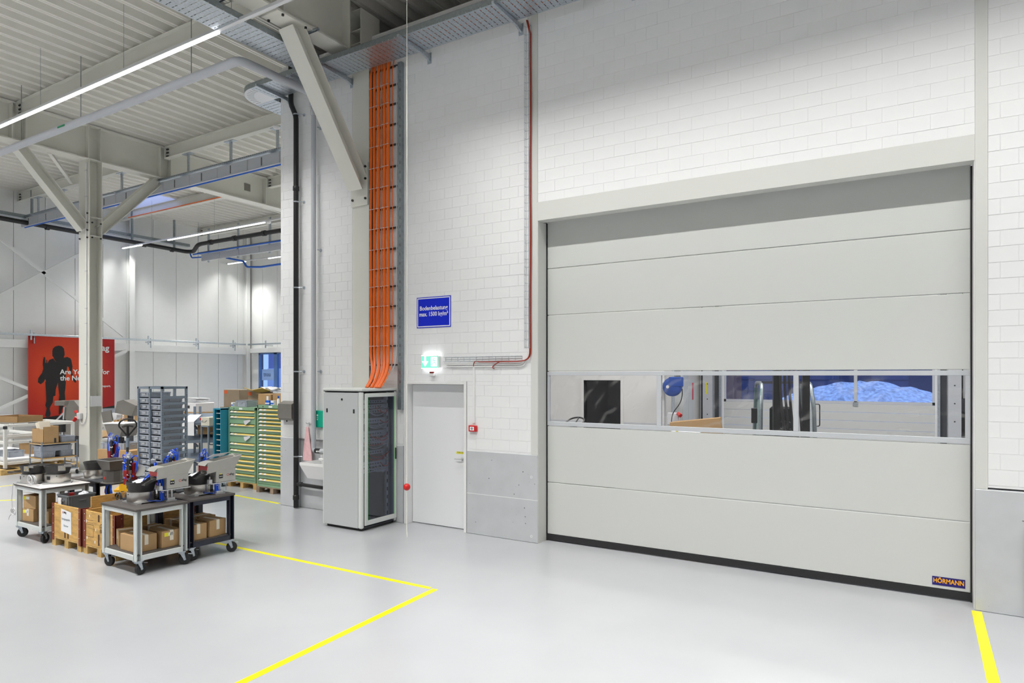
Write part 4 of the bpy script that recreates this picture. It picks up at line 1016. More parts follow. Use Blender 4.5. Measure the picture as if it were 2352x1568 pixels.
# ---- bowl feeders
def make_feeder(loc, label, r=.18, rz=0, k=1.0):
    g = empty('bowl_feeder', loc, rz, label, 'bowl feeder', 'vibratory bowl feeders')
    mb = MB(); mb.box(-.19, .19, -.16, -.10, 0, .016); mb.box(-.19, .19, .10, .16, 0, .016); mb.box(-.2, .2, -.12, .12, .014, .022); mb.build('base_plate', m_alu, g)
    MB().lathe([(r * .95, .02), (r * .97, .026), (r * .97, .15), (r * .90, .158)], 40, Matrix.Translation((0, 0, 0))).build('drum', m_ss, g, True)
    z0 = .158; mb = MB()
    mb.lathe([(r * .84, z0), (r * .86, z0 + .012), (r * 1.03, z0 + .11), (r * 1.05, z0 + .125), (r * 1.01, z0 + .128), (r * .98, z0 + .11), (r * .80, z0 + .03), (.0001, z0 + .03)], 40)
    bo = mb.build('bowl', m_bowl, g, True)
    sp = MB(); vs = []; fs = []; n = 48          # spiral track inside the bowl
    for i in range(n + 1):
        a = i / n * math.pi * 3; zz = z0 + .035 + .075 * i / n; ro = r * (.80 + .18 * i / n); ri = ro - .028
        vs += [(ri * math.cos(a), ri * math.sin(a), zz), (ro * math.cos(a), ro * math.sin(a), zz)]
    for i in range(n): fs.append((2 * i, 2 * i + 1, 2 * i + 3, 2 * i + 2))
    sp.add(vs, fs).build('track', m_bowl, bo)
    MB().box(-.03, .03, -.002, .002, .07, .125, 0, Matrix.Translation((-r * .62, -r * .75, 0)) @ Matrix.Rotation(R(-40), 4, 'Z')).build('type_plate', m_black, g)
    for a in (30, 150, 270): MB().lathe([(.008, 0), (.008, .012)], 8, Matrix.Translation((r * .96 * math.cos(R(a)), r * .96 * math.sin(R(a)), .12))).build('screw', m_bolt, g)
    return g
make_feeder(on(cA, -.06, -.02), 'bowl feeder with blue hose loom on the front cart')
make_feeder(on(cB, .06, .0), 'bowl feeder with blue hose loom on the navy cart')
f1 = make_feeder(on(cC, -.275, -.15), 'left bowl feeder with bolted outlet on the white-topped cart', .185, R(20))
f2 = make_feeder(on(cC, .05, .06), 'right bowl feeder with dark label on the white-topped cart', .185, R(60))
f3 = make_feeder(on(cD, .04, -.14), 'lone bowl feeder with steel feet on the rear navy cart', .17, R(0))
for f in (f1, f2):
    mb = MB(); mb.box(.02, .12, -.20, -.185, .21, .29); mb.box(.06, .19, -.185, -.10, .265, .28); mb.box(.10, .2, -.20, -.12, .27, .30); mb.build('outlet_chute', m_ss, f)
    mb = MB(); bolts(mb, [(.04, -.20, .23), (.07, -.20, .27), (.10, -.20, .24)], (0, -1, 0), .008, .006); mb.build('brass_screw', m_strip, f)
# coiled grey cables
p = on(cC, .02, -.28)
mb = MB(); pts = []
for i in range(110):
    a = i * .33; rr = .075 + .012 * math.sin(i * .7); pts.append((rr * math.cos(a), -.02 + .03 * math.sin(i * .11), .09 + rr * .9 * math.sin(a)))
mb.tube(pts, .0055, 5); mb.tube(bez((.02, -.03, .02), (.05, -.06, .006), (.1, -.02, .008), (.20, .0, .01), 6), .007, 6); mb.tube(bez((0, -.03, .03), (-.02, -.06, .01), (-.06, -.05, .008), (-.1, -.04, .008), 5), .007, 6)
mb.build('coiled_cable', m_wcable, smooth=True, loc=p, label='coiled grey cable lying before the feeders on the white-topped cart', cat='cable')
mb = MB(); pts = [(0.02, 0, .008), (-.05, -.02, .0), (-.07, -.02, -.05)] + bez((-.07, -.02, -.05), (-.08, -.03, -.2), (-.10, -.03, -.3), (-.06, -.03, -.42), 6) + [(-.055 + .075 * math.cos(a * .42 + 1.2), -.03 + .001 * a, -.46 + .055 * math.sin(a * .42 + 1.2)) for a in range(46)] + [(-.17, -.03, -.55), (-.19, -.03, -.60)]
mb.tube(pts, .0055, 5); mb.build('hanging_cable', m_wcable, smooth=True, loc=on(cC, -.45, -.33), label='grey cable loop hanging off the left end of the white-topped cart', cat='cable')

# ---- storage hoppers (bunkers) on posts
def logo(parent, loc, rot, s, dark):
    a = text('lettering', 'afag', s, dark, parent, loc, rot, 'LEFT', .0006, bold=s * .015)
    mb = MB(); q = s * .33
    for i in range(4):
        an = R(45 + 90 * i); an2 = R(135 + 90 * i); rr = s * .38
        p0, p1 = Vector((rr * math.cos(an + .15), rr * math.sin(an + .15), 0)), Vector((rr * math.cos(an2 - .15), rr * math.sin(an2 - .15), 0)); mb.bar(p0, p1, s * .11, .0012)
    lo = mb.build('emblem', M('logo_red', (.60, .03, .02), .4), parent)
    lo.rotation_euler = rot; lo.location = Vector(loc) + Matrix.Rotation(rot[2], 3, 'Z') @ Vector((-s * .52, 0, s * .42)); return a
m_ink = M('ink_dark', (.03, .03, .035), .5)
def make_hopper(loc, rz, label, paper=False):
    g = empty('feed_hopper', loc, rz, label, 'hopper', 'steel feed hoppers')
    mb = MB(); mb.box(-.055, .055, .0, .15, 0, .016); mb.box(-.045, .045, .02, .13, .016, .05, .003); mb.build('base_block', m_alu, g)
    for y in (.045, .105): MB().cyl((0, y, .05), (0, y, .16), .012, n=12).build('post', m_alu, g, True)
    z = .155
    MB().box(-.05, .05, -.07, .35, z, z + .014).build('carrier_rail', m_alu, g)
    MB().box(-.045, .045, .10, .20, z + .014, z + .026).build('rubber_mount', m_black, g); MB().box(-.045, .045, .24, .32, z + .014, z + .024).build('rubber_mount', m_black, g)
    MB().box(-.085, .085, -.01, .30, z + .024, z + .21, .003).build('drive_box', m_hop, g)
    MB().box(.0855, .087, .035, .095, z + .08, z + .135).build('switch_plate', m_black, g); MB().box(.0855, .087, .05, .08, z + .137, z + .148).build('yellow_tag', m_ylab, g)
    for j in range(2): MB().cyl((.087, .05 + j * .025, z + .108), (.093, .05 + j * .025, z + .108), .008, n=10).build('switch', m_wcable, g)
    logo(g, (.0862, .20, z + .10), FACE_X, .046, m_ink)
    # trough: flared channel, spout to -Y, open top
    zb, ztp = z + .215, z + .40
    sec = lambda y, s0, s1, lo, hi: [(-s1, y, hi), (-s0, y, lo), (s0, y, lo), (s1, y, hi)]
    A = sec(-.15, .078, .10, zb - .05, zb + .11); B = sec(.29, .086, .118, zb, ztp - .02); C_ = sec(.38, .086, .12, ztp - .03, ztp + .0)
    vs = A + B + C_; t_ = .004
    fs = [(0, 1, 5, 4), (1, 2, 6, 5), (2, 3, 7, 6), (4, 5, 9, 8), (5, 6, 10, 9), (6, 7, 11, 10), (8, 9, 10, 11)]
    vi = [(x * .955, y - (.006 if i >= 8 else 0), zz + t_) for i, (x, y, zz) in enumerate(vs)]
    mb = MB().add(vs, fs); mb.add(vi, fs)
    for i, j in ((0, 4), (4, 8), (8, 11), (11, 7), (7, 3)): n0 = len(mb.v); mb.add([vs[i], vs[j], vi[j], vi[i]], [(0, 1, 2, 3)])
    tr = mb.build('trough', m_hop, g)
    # front hood, red lining and spout
    mb = MB(); mb.add([(-.10, -.15, zb + .11), (.10, -.15, zb + .11), (.095, -.19, zb + .07), (-.095, -.19, zb + .07), (.10, -.06, zb + .128), (-.10, -.06, zb + .128)], [(0, 1, 2, 3), (0, 1, 4, 5)]); mb.build('hood', m_hop, g)
    mb = MB(); mb.add([(-.10, -.152, zb + .06), (.10, -.152, zb + .06), (.08, -.15, zb), (-.08, -.15, zb)], [(0, 1, 2, 3)]); mb.build('red_lining', m_red, g)
    mb = MB(); mb.add([(-.075, -.15, zb - .05), (.075, -.15, zb - .05), (.05, -.29, zb - .11), (-.05, -.29, zb - .11), (.085, -.15, zb - .01), (.06, -.29, zb - .075), (-.085, -.15, zb - .01), (-.06, -.29, zb - .075)], [(0, 1, 2, 3), (1, 4, 5, 2), (0, 3, 7, 6)]); mb.build('spout', m_bowl, g)
    MB().box(-.02, .04, -.09, -.04, z + .01, z + .07, .004).build('valve_box', m_wcable, g); MB().cyl((.01, -.065, z + .07), (.01, -.065, z + .11), .010, n=10).build('plug', m_wcable, g, True)
    if paper: MB().add([(-.17, .0, ztp - .03), (.0, .0, ztp + .03), (.0, .26, ztp + .04), (-.17, .26, ztp - .02), (-.17, .0, ztp - .033), (.0, .0, ztp + .027), (.0, .26, ztp + .037), (-.17, .26, ztp - .023)], [(0, 1, 2, 3), (4, 7, 6, 5), (0, 4, 5, 1), (1, 5, 6, 2), (2, 6, 7, 3), (3, 7, 4, 0)]).build('cover_sheet', m_signw, g)
    return g
hA = make_hopper(on(cA, .20, .16), RA, 'grey steel hopper with logo over the front cart bowl')
hB = make_hopper(on(cB, .30, .11), R(-3), 'grey steel hopper with white cover sheet over the navy cart bowl', True)

# ---- blue hose looms draped from the bowls
def loom(loc, rz, label, seed):
    random.seed(seed); g = empty('hose_loom', loc, rz, label, 'hoses', 'blue pneumatic hose looms')
    for k in range(13):
        o = Vector((random.uniform(-.035, .035), random.uniform(-.035, .035), random.uniform(-.025, .025)))
        p = bez(Vector((.02, .0, .27)) + o, Vector((.06, .08, .40)) + o, Vector((.19, .10, .42)) + o, Vector((.215, .11, .22)) + o, 8) + bez(Vector((.216, .11, .20)) + o * .8, Vector((.218, .112, .14)) + o * .6, Vector((.22, .114, .08)) + o * .5, Vector((.22, .115, .03)) + o * .7, 4)
        MB().tube(p, .0085, 6).build('hose', m_blue, g, True)
    MB().tube([(.218, .112, .135), (.219, .112, .125)], .027, 10).build('tie', m_wcable, g)
    MB().tube(bez((.22, .115, .03), (.23, .08, -.0), (.2, .1, .02), (.16, -.04, .03), 6), .006, 6).build('hose', m_blue, g, True)
    MB().tube(bez((.05, .10, .34), (.15, .27, .38), (.17, .29, .2), (.16, .30, .03), 7), .006, 6).build('cable', m_wcable, g, True)
    mb = MB(); random.seed(seed + 1)          # crumpled film lying in the bowl
    NR = 7; vs = []; fs = []
    for i in range(NR):
        for j in range(NR):
            u, v = i / (NR - 1) - .5, j / (NR - 1) - .5; vs.append((-.06 + u * .22, -.0 + v * .22, .285 + .03 * random.random() - (u * u + v * v) * .1))
    for i in range(NR - 1):
        for j in range(NR - 1): fs.append((i * NR + j, i * NR + j + 1, (i + 1) * NR + j + 1, (i + 1) * NR + j))
    k = len(vs); vs += [(a, b, c - .003) for a, b, c in vs]; fs += [tuple(i + k for i in f[::-1]) for f in fs]
    mb.add(vs, fs).build('crumpled_film', m_film, g)
    return g
loom(on(cA, -.03, .02), RA, 'blue hose loom draped out of the front cart bowl', 3)
loom(on(cB, .09, .04), R(-3), 'blue hose loom draped out of the navy cart bowl', 4)

# ---- pneumatic handling units
def handler(loc, rz, label, seed, h=.62, disc=True, red=True):
    random.seed(seed); g = empty('handling_unit', loc, rz, label, 'machine module', 'pneumatic handling units')
    MB().box(-.06, .06, -.05, .05, 0, .03, .004).build('base_clamp', m_slate, g); MB().box(-.04, .04, -.035, .035, .03, .08, .004).build('base_clamp', m_ssd, g)
    MB().cyl((0, 0, .08), (0, 0, h * .55), .016, n=12).build('rod', m_alu, g, True); MB().cyl((.045, .02, .03), (.045, .02, h * .5), .010, n=10).build('rod', m_alu, g, True)
    if red:
        MB().box(-.05, .02, -.045, .0, h * .32, h * .62, .003).build('slide_block', m_redano, g); MB().box(.05, .10, .0, .045, h * .42, h * .78, .003).build('slide_block', m_redano, g)
    MB().box(.0, .06, -.04, .03, h * .55, h * .86, .004).build('cylinder_block', m_black, g); MB().box(.03, .08, -.06, -.02, h * .25, h * .4, .004).build('valve', m_black, g)
    MB().box(-.01, .045, -.03, .03, h * .88, h * .97, .004).build('top_plate', m_alu, g); MB().cyl((.02, 0, h * .86), (.02, 0, h), .018, n=10).build('sensor', m_alu, g, True)
    if disc: MB().lathe([(.085, -.002), (.085, .002)], 28, Matrix.Translation((.13, .06, h * .62)) @ Matrix.Rotation(R(75), 4, 'X') @ Matrix.Rotation(R(20), 4, 'Y')).build('guard_disc', m_hop, g)
    for k in range(8):
        sgn = random.choice((-1, 1)); p0 = Vector((random.uniform(-.03, .06), random.uniform(-.04, .04), h * random.uniform(.6, .95))); wv = random.uniform(.08, .22)
        p3 = Vector((random.uniform(-.05, .10), random.uniform(-.05, .05), h * random.uniform(.15, .5)))
        MB().tube(bez(p0, p0 + Vector((sgn * wv * .4, .03, .16)), Vector((sgn * wv * 1.3, .02, p0.z + .06)), p3, 12), .0075, 6).build('hose', m_blue, g, True)
    for k in range(14):
        a = Vector((random.uniform(-.05, .09), random.uniform(-.05, .05), h * random.uniform(.3, .95))); MB().cyl(a, a + Vector((random.uniform(-.03, .03), -.02, .012)), .007, n=8).build('fitting', m_wcable, g, True)
    for k in range(3):
        a = Vector((random.uniform(-.04, .08), -.05, h * random.uniform(.2, .6))); MB().box(a.x, a.x + .03, a.y, a.y + .02, a.z, a.z + .05, .003).build('sensor', random.choice((m_black, m_ssd, m_redano)), g)
    return g
handler(on(cA, -.37, -.03), R(10), 'tall pneumatic unit with blue hoses at the left of the front cart', 21, .66)
handler(on(cA, -.27, .26), R(-30), 'pneumatic unit with blue hose loops at the back of the front cart', 22, .56)
handler(on(cB, -.33, -.19), R(20), 'pneumatic unit with black block at the left of the navy cart', 23, .62)
handler(on(cB, -.25, .27), R(-10), 'pneumatic unit with blue hose loops at the back of the navy cart', 24, .58, False)
handler(on(cD, .26, .02), R(5), 'tall pneumatic unit with red slide blocks on the rear navy cart', 25, .74, False)
# heap of small fittings between bowls and hoppers
for cart, lab, sd in ((cA, 'black gripper assembly behind the front cart bowl', 31), (cB, 'black gripper assembly behind the navy cart bowl', 32)):
    random.seed(sd); g = empty('gripper_assembly', on(cart, -.02, .24), 0, lab, 'machine module')
    MB().box(-.12, .10, -.05, .05, .0, .02).build('plate', m_slate, g); MB().box(-.05, .05, -.03, .03, .02, .24, .004).build('stand', m_slate, g)
    MB().lathe([(.07, .24), (.075, .25), (.075, .285), (.06, .29)], 24).build('rotary_table', m_black, g, True)
    for k in range(10):
        a = Vector((random.uniform(-.1, .1), random.uniform(-.06, .06), random.uniform(.2, .36))); d_ = Vector((random.uniform(-.06, .06), random.uniform(-.05, .05), random.uniform(-.04, .06)))
        MB().cyl(a, a + d_, .008, n=8).build('rod', random.choice((m_alu, m_black, m_redano, m_wcable)), g, True)
# ---- dark steel funnel feeders on cantilever arms of the carts
def funnel(loc, rz, label, arm):
    g = empty('funnel_feeder', loc, rz, label, 'funnel feeder', 'dark steel funnel feeders')
    MB().box(*sorted((arm, .15)), -.10, .10, 0, .016).build('cantilever_arm', m_slate, g)
    MB().lathe([(.17, .016), (.17, .03)], 8, Matrix.Rotation(R(22.5), 4, 'Z')).build('mount_plate', m_ssm, g)
    MB().lathe([(.135, .03), (.135, .21)], 8, Matrix.Rotation(R(22.5), 4, 'Z')).build('body', m_ssd, g)
    A = [(-.115, -.10, .21), (.115, -.10, .21), (.115, .10, .21), (-.115, .10, .21)]; B = [(-.21, -.16, .385), (.21, -.16, .385), (.21, .16, .385), (-.21, .16, .385)]
    vs = A + B; vs2 = [(x * .97, y * .97, z + .002) for x, y, z in vs]
    fs = [(0, 1, 5, 4), (1, 2, 6, 5), (2, 3, 7, 6), (3, 0, 4, 7)]
    mb = MB().add(vs, fs).add(vs2, fs + [(0, 1, 2, 3)]); mb.add(B + vs2[4:], [(0, 1, 5, 4), (1, 2, 6, 5), (2, 3, 7, 6), (3, 0, 4, 7)]); mb.build('funnel', m_ssd, g)
    mb = MB()
    for a in ((-.215, .215, -.165, -.158), (-.215, .215, .158, .165), (-.215, -.208, -.158, .158), (.208, .215, -.158, .158)): mb.box(*a, .380, .390)
    mb.build('rim', m_alu, g)
    for k, sx in enumerate((-1.2, -1.0, -.8, .1, .3, .9, 1.1, 1.3)):
        MB().tube(bez((.03 * sx, -.05, 0), (.07 * sx, -.08, -.08), (.12 * sx, -.08, -.16), (.05 * sx, -.03, -.22), 7), .008, 6).build('hose', m_blue if k not in (3, 4) else m_black, g, True)
    MB().box(-.02, .02, -.127, -.124, .08, .12).build('emblem', M('logo_red', (.60, .03, .02), .4), g)
    return g
p = at(259, 1100, 10.75); funnel((p.x, p.y, CH + .001), R(0), 'dark steel funnel feeder cantilevered off the rear navy cart', -.58)
p = at(380, 1100, 10.2); funnel((p.x, p.y, CH + .001), R(0), 'dark steel funnel feeder half hidden behind the front cart hopper', .48)

# ---- wooden crates on pallets
def pallet(g, w, d, mat=None, h=.135):
    mat = mat or m_pallet
    for j in range(5): y = -d / 2 + j * (d - .12) / 4; MB().box(-w / 2, w / 2, y, y + .12, h - .022, h).build('deck_board', mat, g)
    for i in range(3):
        x = -w / 2 + i * (w - .11) / 2
        MB().box(x, x + .11, -d / 2, d / 2, h - .044, h - .022).build('stringer_board', mat, g)
        for j in range(3): y = -d / 2 + j * (d - .14) / 2; MB().box(x, x + .11, y, y + .14, .02, h - .044).build('pallet_block', mat, g)
        MB().box(x, x + .11, -d / 2, d / 2, 0, .02).build('bottom_board', mat, g)
m_stamp = M('stamp_brown', (.10, .05, .02), .7)
def crate(loc, w, d, zt, label):
    g = empty('pallet_crate', loc, 0, label, 'crate', 'wooden pallet crates'); pallet(g, w, d)
    t = .022; z0 = .137
    wl = {}
    for nm, a in (('front', (-w / 2 + .03, w / 2 - .03, -d / 2, -d / 2 + t)), ('rear', (-w / 2 + .03, w / 2 - .03, d / 2 - t, d / 2)), ('l', (-w / 2, -w / 2 + t, -d / 2 + .03, d / 2 - .03)), ('r', (w / 2 - t, w / 2, -d / 2 + .03, d / 2 - .03))):
        zm = z0 + (zt - z0) * .5
        wl[nm] = MB().box(*a, z0, zm - .001, .002).build('side_board', m_wood, g); wl[nm + '2'] = MB().box(*a, zm + .001, zt, .002).build('side_board', m_wood, g)
    for sx in (-1, 1):
        for sy in (-1, 1):
            x, y = sx * w / 2, sy * d / 2; mb = MB(); e = .006
            mb.box(*sorted((x + sx * e, x - sx * .065)), *sorted((y + sy * e, y - sy * .002)), z0 - .05, zt + .008); mb.box(*sorted((x + sx * e, x - sx * .002)), *sorted((y + sy * e, y - sy * .11)), z0 - .05, zt + .008)
            c_ = mb.build('corner_bracket', m_rust, g)
            mb = MB()
            for z in (z0 + .06, z0 + .2, z0 + .34, zt - .05): mb.lathe([(.007, 0), (.005, .004)], 8, Matrix.Translation((x - sx * .045, y + sy * e, z)) @ Matrix.Rotation(R(-90 * sy), 4, 'X')); mb.lathe([(.007, 0), (.005, .004)], 8, Matrix.Translation((x + sx * e, y - sy * .08, z)) @ Matrix.Rotation(R(90 * sx), 4, 'Y'))
            mb.build('rivet', m_alu, c_)
    return g, wl
c1, w1 = crate((-10.985, 5.69, 0), .865, 1.28, .635, 'wooden pallet crate with a white paper sheet and a grey bin on top')
c2, w2 = crate((-10.05, 5.69, 0), .865, 1.28, .632, 'open wooden pallet crate with dark stamps behind the front cart')
x0 = -10.985 + .5 * 0
mb = MB(); mb.add([(-.155, -.6425, .245), (.155, -.6425, .215), (.155, -.646, .555), (-.155, -.6425, .585)], [(0, 1, 2, 3)]); sh = mb.build('paper_sheet', m_paper, c1)
logo(sh, (-.06, -.6475, .515), FACE_Y, .045, m_ink)
text('lettering', 'Fertigungsteile', .042, M('ink_grey', (.25, .28, .3), .6), sh, (0, -.6475, .415), FACE_Y, 'CENTER'); text('lettering', 'Thermo', .042, M('ink_grey', (.25, .28, .3), .6), sh, (0, -.6475, .315), FACE_Y, 'CENTER')
for cc, xs, zs_ in ((c1, (-.06, .03), (.15, .245)), (c2, (-.03, .10), (.16, .32)), (c2, (-.03, .10), (.50, .60))):
    for x in xs: MB().box(x, x + .045, -.6415, -.6405, zs_[0], zs_[1]).build('paint_bar', m_stamp, cc)
mb = MB()
for a in ((-.36, -.355, .26, .44), (-.16, -.155, .26, .44), (-.36, -.155, .26, .265), (-.36, -.155, .435, .44), (-.34, -.16, .46, .464), (-.34, -.16, .50, .504)): mb.box(a[0], a[1], -.6415, -.6405, a[2], a[3])
mb.lathe([(.05, 0), (.05, .001), (.042, .001), (.042, 0)], 20, Matrix.Translation((.07, -.6405, .43)) @ Matrix.Rotation(R(90), 4, 'X'), cap=False); mb.box(.02, .12, -.6415, -.6405, .427, .433); mb.box(.067, .073, -.6415, -.6405, .38, .48); mb.build('stamp', m_stamp, c2)
text('lettering', '688', .085, m_stamp, c2, (.02, -.6415, .33), FACE_Y, 'LEFT')
mb = MB()
for x, z in ((-.27, .54), (-.36, .46), (-.1, .36), (.0, .2), (-.12, .18), (-.34, .22)): mb.box(x, x + .018, -.6412, -.6404, z, z + .04)
mb.build('paper_scrap', m_signw, c2)
# raised handle board between crates
g = empty('crate_board', (-10.517, 5.50, .0), R(90), 'loose wooden board with hand slot standing between the two crates', 'board')
mb = MB(); z0, z1 = .0, .80
for a in ((-.33, -.03, z0, z1), (.11, .40, z0, z1), (-.03, .11, z0, z1 - .10), (-.03, .11, z1 - .06, z1)): mb.box(a[0], a[1], -.011, .011, a[2], a[3])
mb.build('board', m_wood, g)
# grey bin resting on crate 1
def make_bin(name, loc, rz, w, d, h, label, mat=None, group=None, t=.006, taper=.94, cat='bin'):
    g = empty(name, loc, rz, label, cat, group); mat = mat or m_bin
    o = [(w / 2, d / 2)]; X, Y = w / 2, d / 2; x, y = X * taper, Y * taper
    vs = [(-x, -y, 0), (x, -y, 0), (x, y, 0), (-x, y, 0), (-X + .008, -Y + .008, h), (X - .008, -Y + .008, h), (X - .008, Y - .008, h), (-X + .008, Y - .008, h)]
    vi = [(a * (1 - 2 * t / w), b * (1 - 2 * t / d), c + (t if c == 0 else 0)) for a, b, c in vs]
    sd = [(0, 1, 5, 4), (1, 2, 6, 5), (2, 3, 7, 6), (3, 0, 4, 7), (0, 3, 2, 1)]
    MB().add(vs, sd).add(vi, [f[::-1] for f in sd]).build('body', mat, g)
    mb = MB(); r = min(.022, h * .2)
    for a in ((-X, X, -Y, -Y + .012), (-X, X, Y - .012, Y), (-X, -X + .012, -Y + .012, Y - .012), (X - .012, X, -Y + .012, Y - .012)): mb.box(*a, h - r, h, .002)
    mb.build('rim', mat, g)
    mb = MB(); hz_ = h * .62
    for s in (-1, 1):
        for k in (-.38, .38): mb.box(k * w - .005, k * w + .005, s * Y * .985 - .006, s * Y * .985 + .006, h * .08, h - r); mb.box(s * X * .985 - .006, s * X * .985 + .006, k * d - .005, k * d + .005, h * .08, h - r)
        mb.box(-.12 * w, .12 * w, s * Y * .99 - .008, s * Y * .99 + .008, hz_, hz_ + .012); mb.box(s * X * .99 - .008, s * X * .99 + .008, -.12 * d, .12 * d, hz_, hz_ + .012)
    mb.build('ribs', mat, g)
    return g
bn = make_bin('plastic_bin', (-11.21, 5.30, .525), R(0), .36, .40, .245, 'dark grey plastic bin with a white label resting on the wooden crate', m_bind)
MB().box(-.13, -.03, -.206, -.199, .10, .20).build('label', m_signw, bn)
MB().box(-.40, .40, -.60, .60, 0, .385, .01).build('storage_tray', m_bind, loc=(-10.985, 5.69, .138), label='dark grey tray insert filling the left wooden crate', cat='tray')
random.seed(5)
for nm, mt, a, lb in (('film_bag', m_film, (.12, .02, .20), 'crumpled plastic bag in the dark grey bin'), ('gripper_part', m_redano, (-.14, -.08, .2), 'red and black machine part lying in the dark grey bin')):
    vs = []; fs = []; N = 7
    mb = MB()
    if nm == 'film_bag':
        for i in range(N):
            for j in range(10):
                th, ph = math.pi * i / (N - 1), 2 * math.pi * j / 10; r = .085 * random.uniform(.75, 1.15); vs.append((r * math.sin(th) * math.cos(ph), r * math.sin(th) * math.sin(ph) * .8, r * math.cos(th) * .7))
        for i in range(N - 1):
            for j in range(10): fs.append((i * 10 + j, i * 10 + (j + 1) % 10, (i + 1) * 10 + (j + 1) % 10, (i + 1) * 10 + j))
        mb.add(vs, fs).build(nm, mt, loc=(-11.21 + a[0] * .6, 5.30 + a[1] + .05, .525 + a[2] + .02), label=lb, cat='bag')
    else:
        g = empty(nm, (-11.21 + a[0] * .6, 5.30 + a[1] + .05, .525 + .01), 0, lb, 'machine part'); MB().box(-.03, .02, -.03, .03, 0, .24).build('red_block', m_redano, g); MB().box(.02, .12, -.05, .05, 0, .2, 0, Matrix.Rotation(R(12), 4, 'Y')).build('black_block', m_black, g)
# black hose loop rising from crate 2
mb = MB(); mb.tube([(-.11 + .08 * math.cos(a * .35), .0 + .02 * math.sin(a * .2), .66 + .12 * math.sin(a * .35)) for a in range(0, 26)] + [(.02, -.02, .6), (.1, -.05, .45)], .011, 8)
mb.build('black_hose', m_rubber, smooth=True, loc=(-10.27, 5.50, .04), label='black hose loop rising out of the stamped crate', cat='hose')
# ================================================================== REAR BAY
ORD = ['top', 'second', 'third', 'fourth', 'fifth', 'sixth', 'seventh', 'eighth', 'ninth', 'tenth', 'eleventh', 'twelfth', 'thirteenth', 'fourteenth', 'fifteenth', 'sixteenth', 'seventeenth', 'eighteenth']
# ---- shelf of grey bins
RX0, RX1, RY0, RY1, RZT = -13.74, -12.87, 7.65, 8.20, 2.375
g = empty('bin_shelf', (RX0, RY0, 0), 0, 'tall grey slotted steel shelf packed with grey bins', 'shelf'); w, d = RX1 - RX0, RY1 - RY0
xs = (0, w / 2 - .02, w - .04)
for x in xs:
    for y in (0, d - .04):
        p = MB().box(x, x + .04, y, y + .04, 0, RZT).build('post', m_rackg, g)
        mb = MB(); z = .1
        while z < RZT - .05: mb.box(x + .014, x + .026, y - .0008, y, z, z + .014) if y == 0 else None; (mb.box(x + .04, x + .0408, y + .014, y + .026, z, z + .014) if x == xs[2] else None); z += .05
        if mb.v: mb.build('slot', m_seam, p)
for y in (0, d - .035): MB().box(0, w, y, y + .035, RZT - .045, RZT).build('top_rail', m_rackg, g)
for x in (0, w - .035): MB().box(x, x + .035, 0, d, RZT - .045, RZT).build('top_rail', m_rackg, g)
LV = [2.165 - .125 * i for i in range(16)]
for z in LV:
    for x in (.0, w - .02): MB().box(x, x + .02, .04, d - .04, z - .03, z + .02).build('bin_runner', m_rackg, g)
    MB().box(.0, .003, 0, 0.003, 0, .003) if False else None
    for x in (.04, w / 2 - .035, w / 2 + .02, w - .065): MB().box(x, x + .025, .02, d - .02, z - .006, z).build('bin_runner', m_rackg, g)
random.seed(9)
proto = make_bin('storage_bin', (0, 0, 0), 0, .365, .46, .098, 'x', m_bin, 'grey bins in the slotted steel shelf')
mb = MB(); mb.box(-.05, .05, -.238, -.231, .035, .06); mb.build('grip', m_alu, proto)
first = True
for c in range(2):
    for i in range(15):
        if c == 1 and i < 1: continue
        if i == 0 and c == 1: continue
        lab = 'grey plastic bin in the %s column of the steel shelf, %s from the top' % (('left', 'right')[c], ORD[i].replace('top', 'first'))
        loc = (RX0 + .215 + c * .435, RY0 + .265 + random.uniform(-.03, .01), LV[i] + .0)
        if first: o = proto; o.location = loc; o['label'] = lab; first = False
        else: o = dup(proto, loc, R(random.uniform(-1.5, 1.5)), lab)

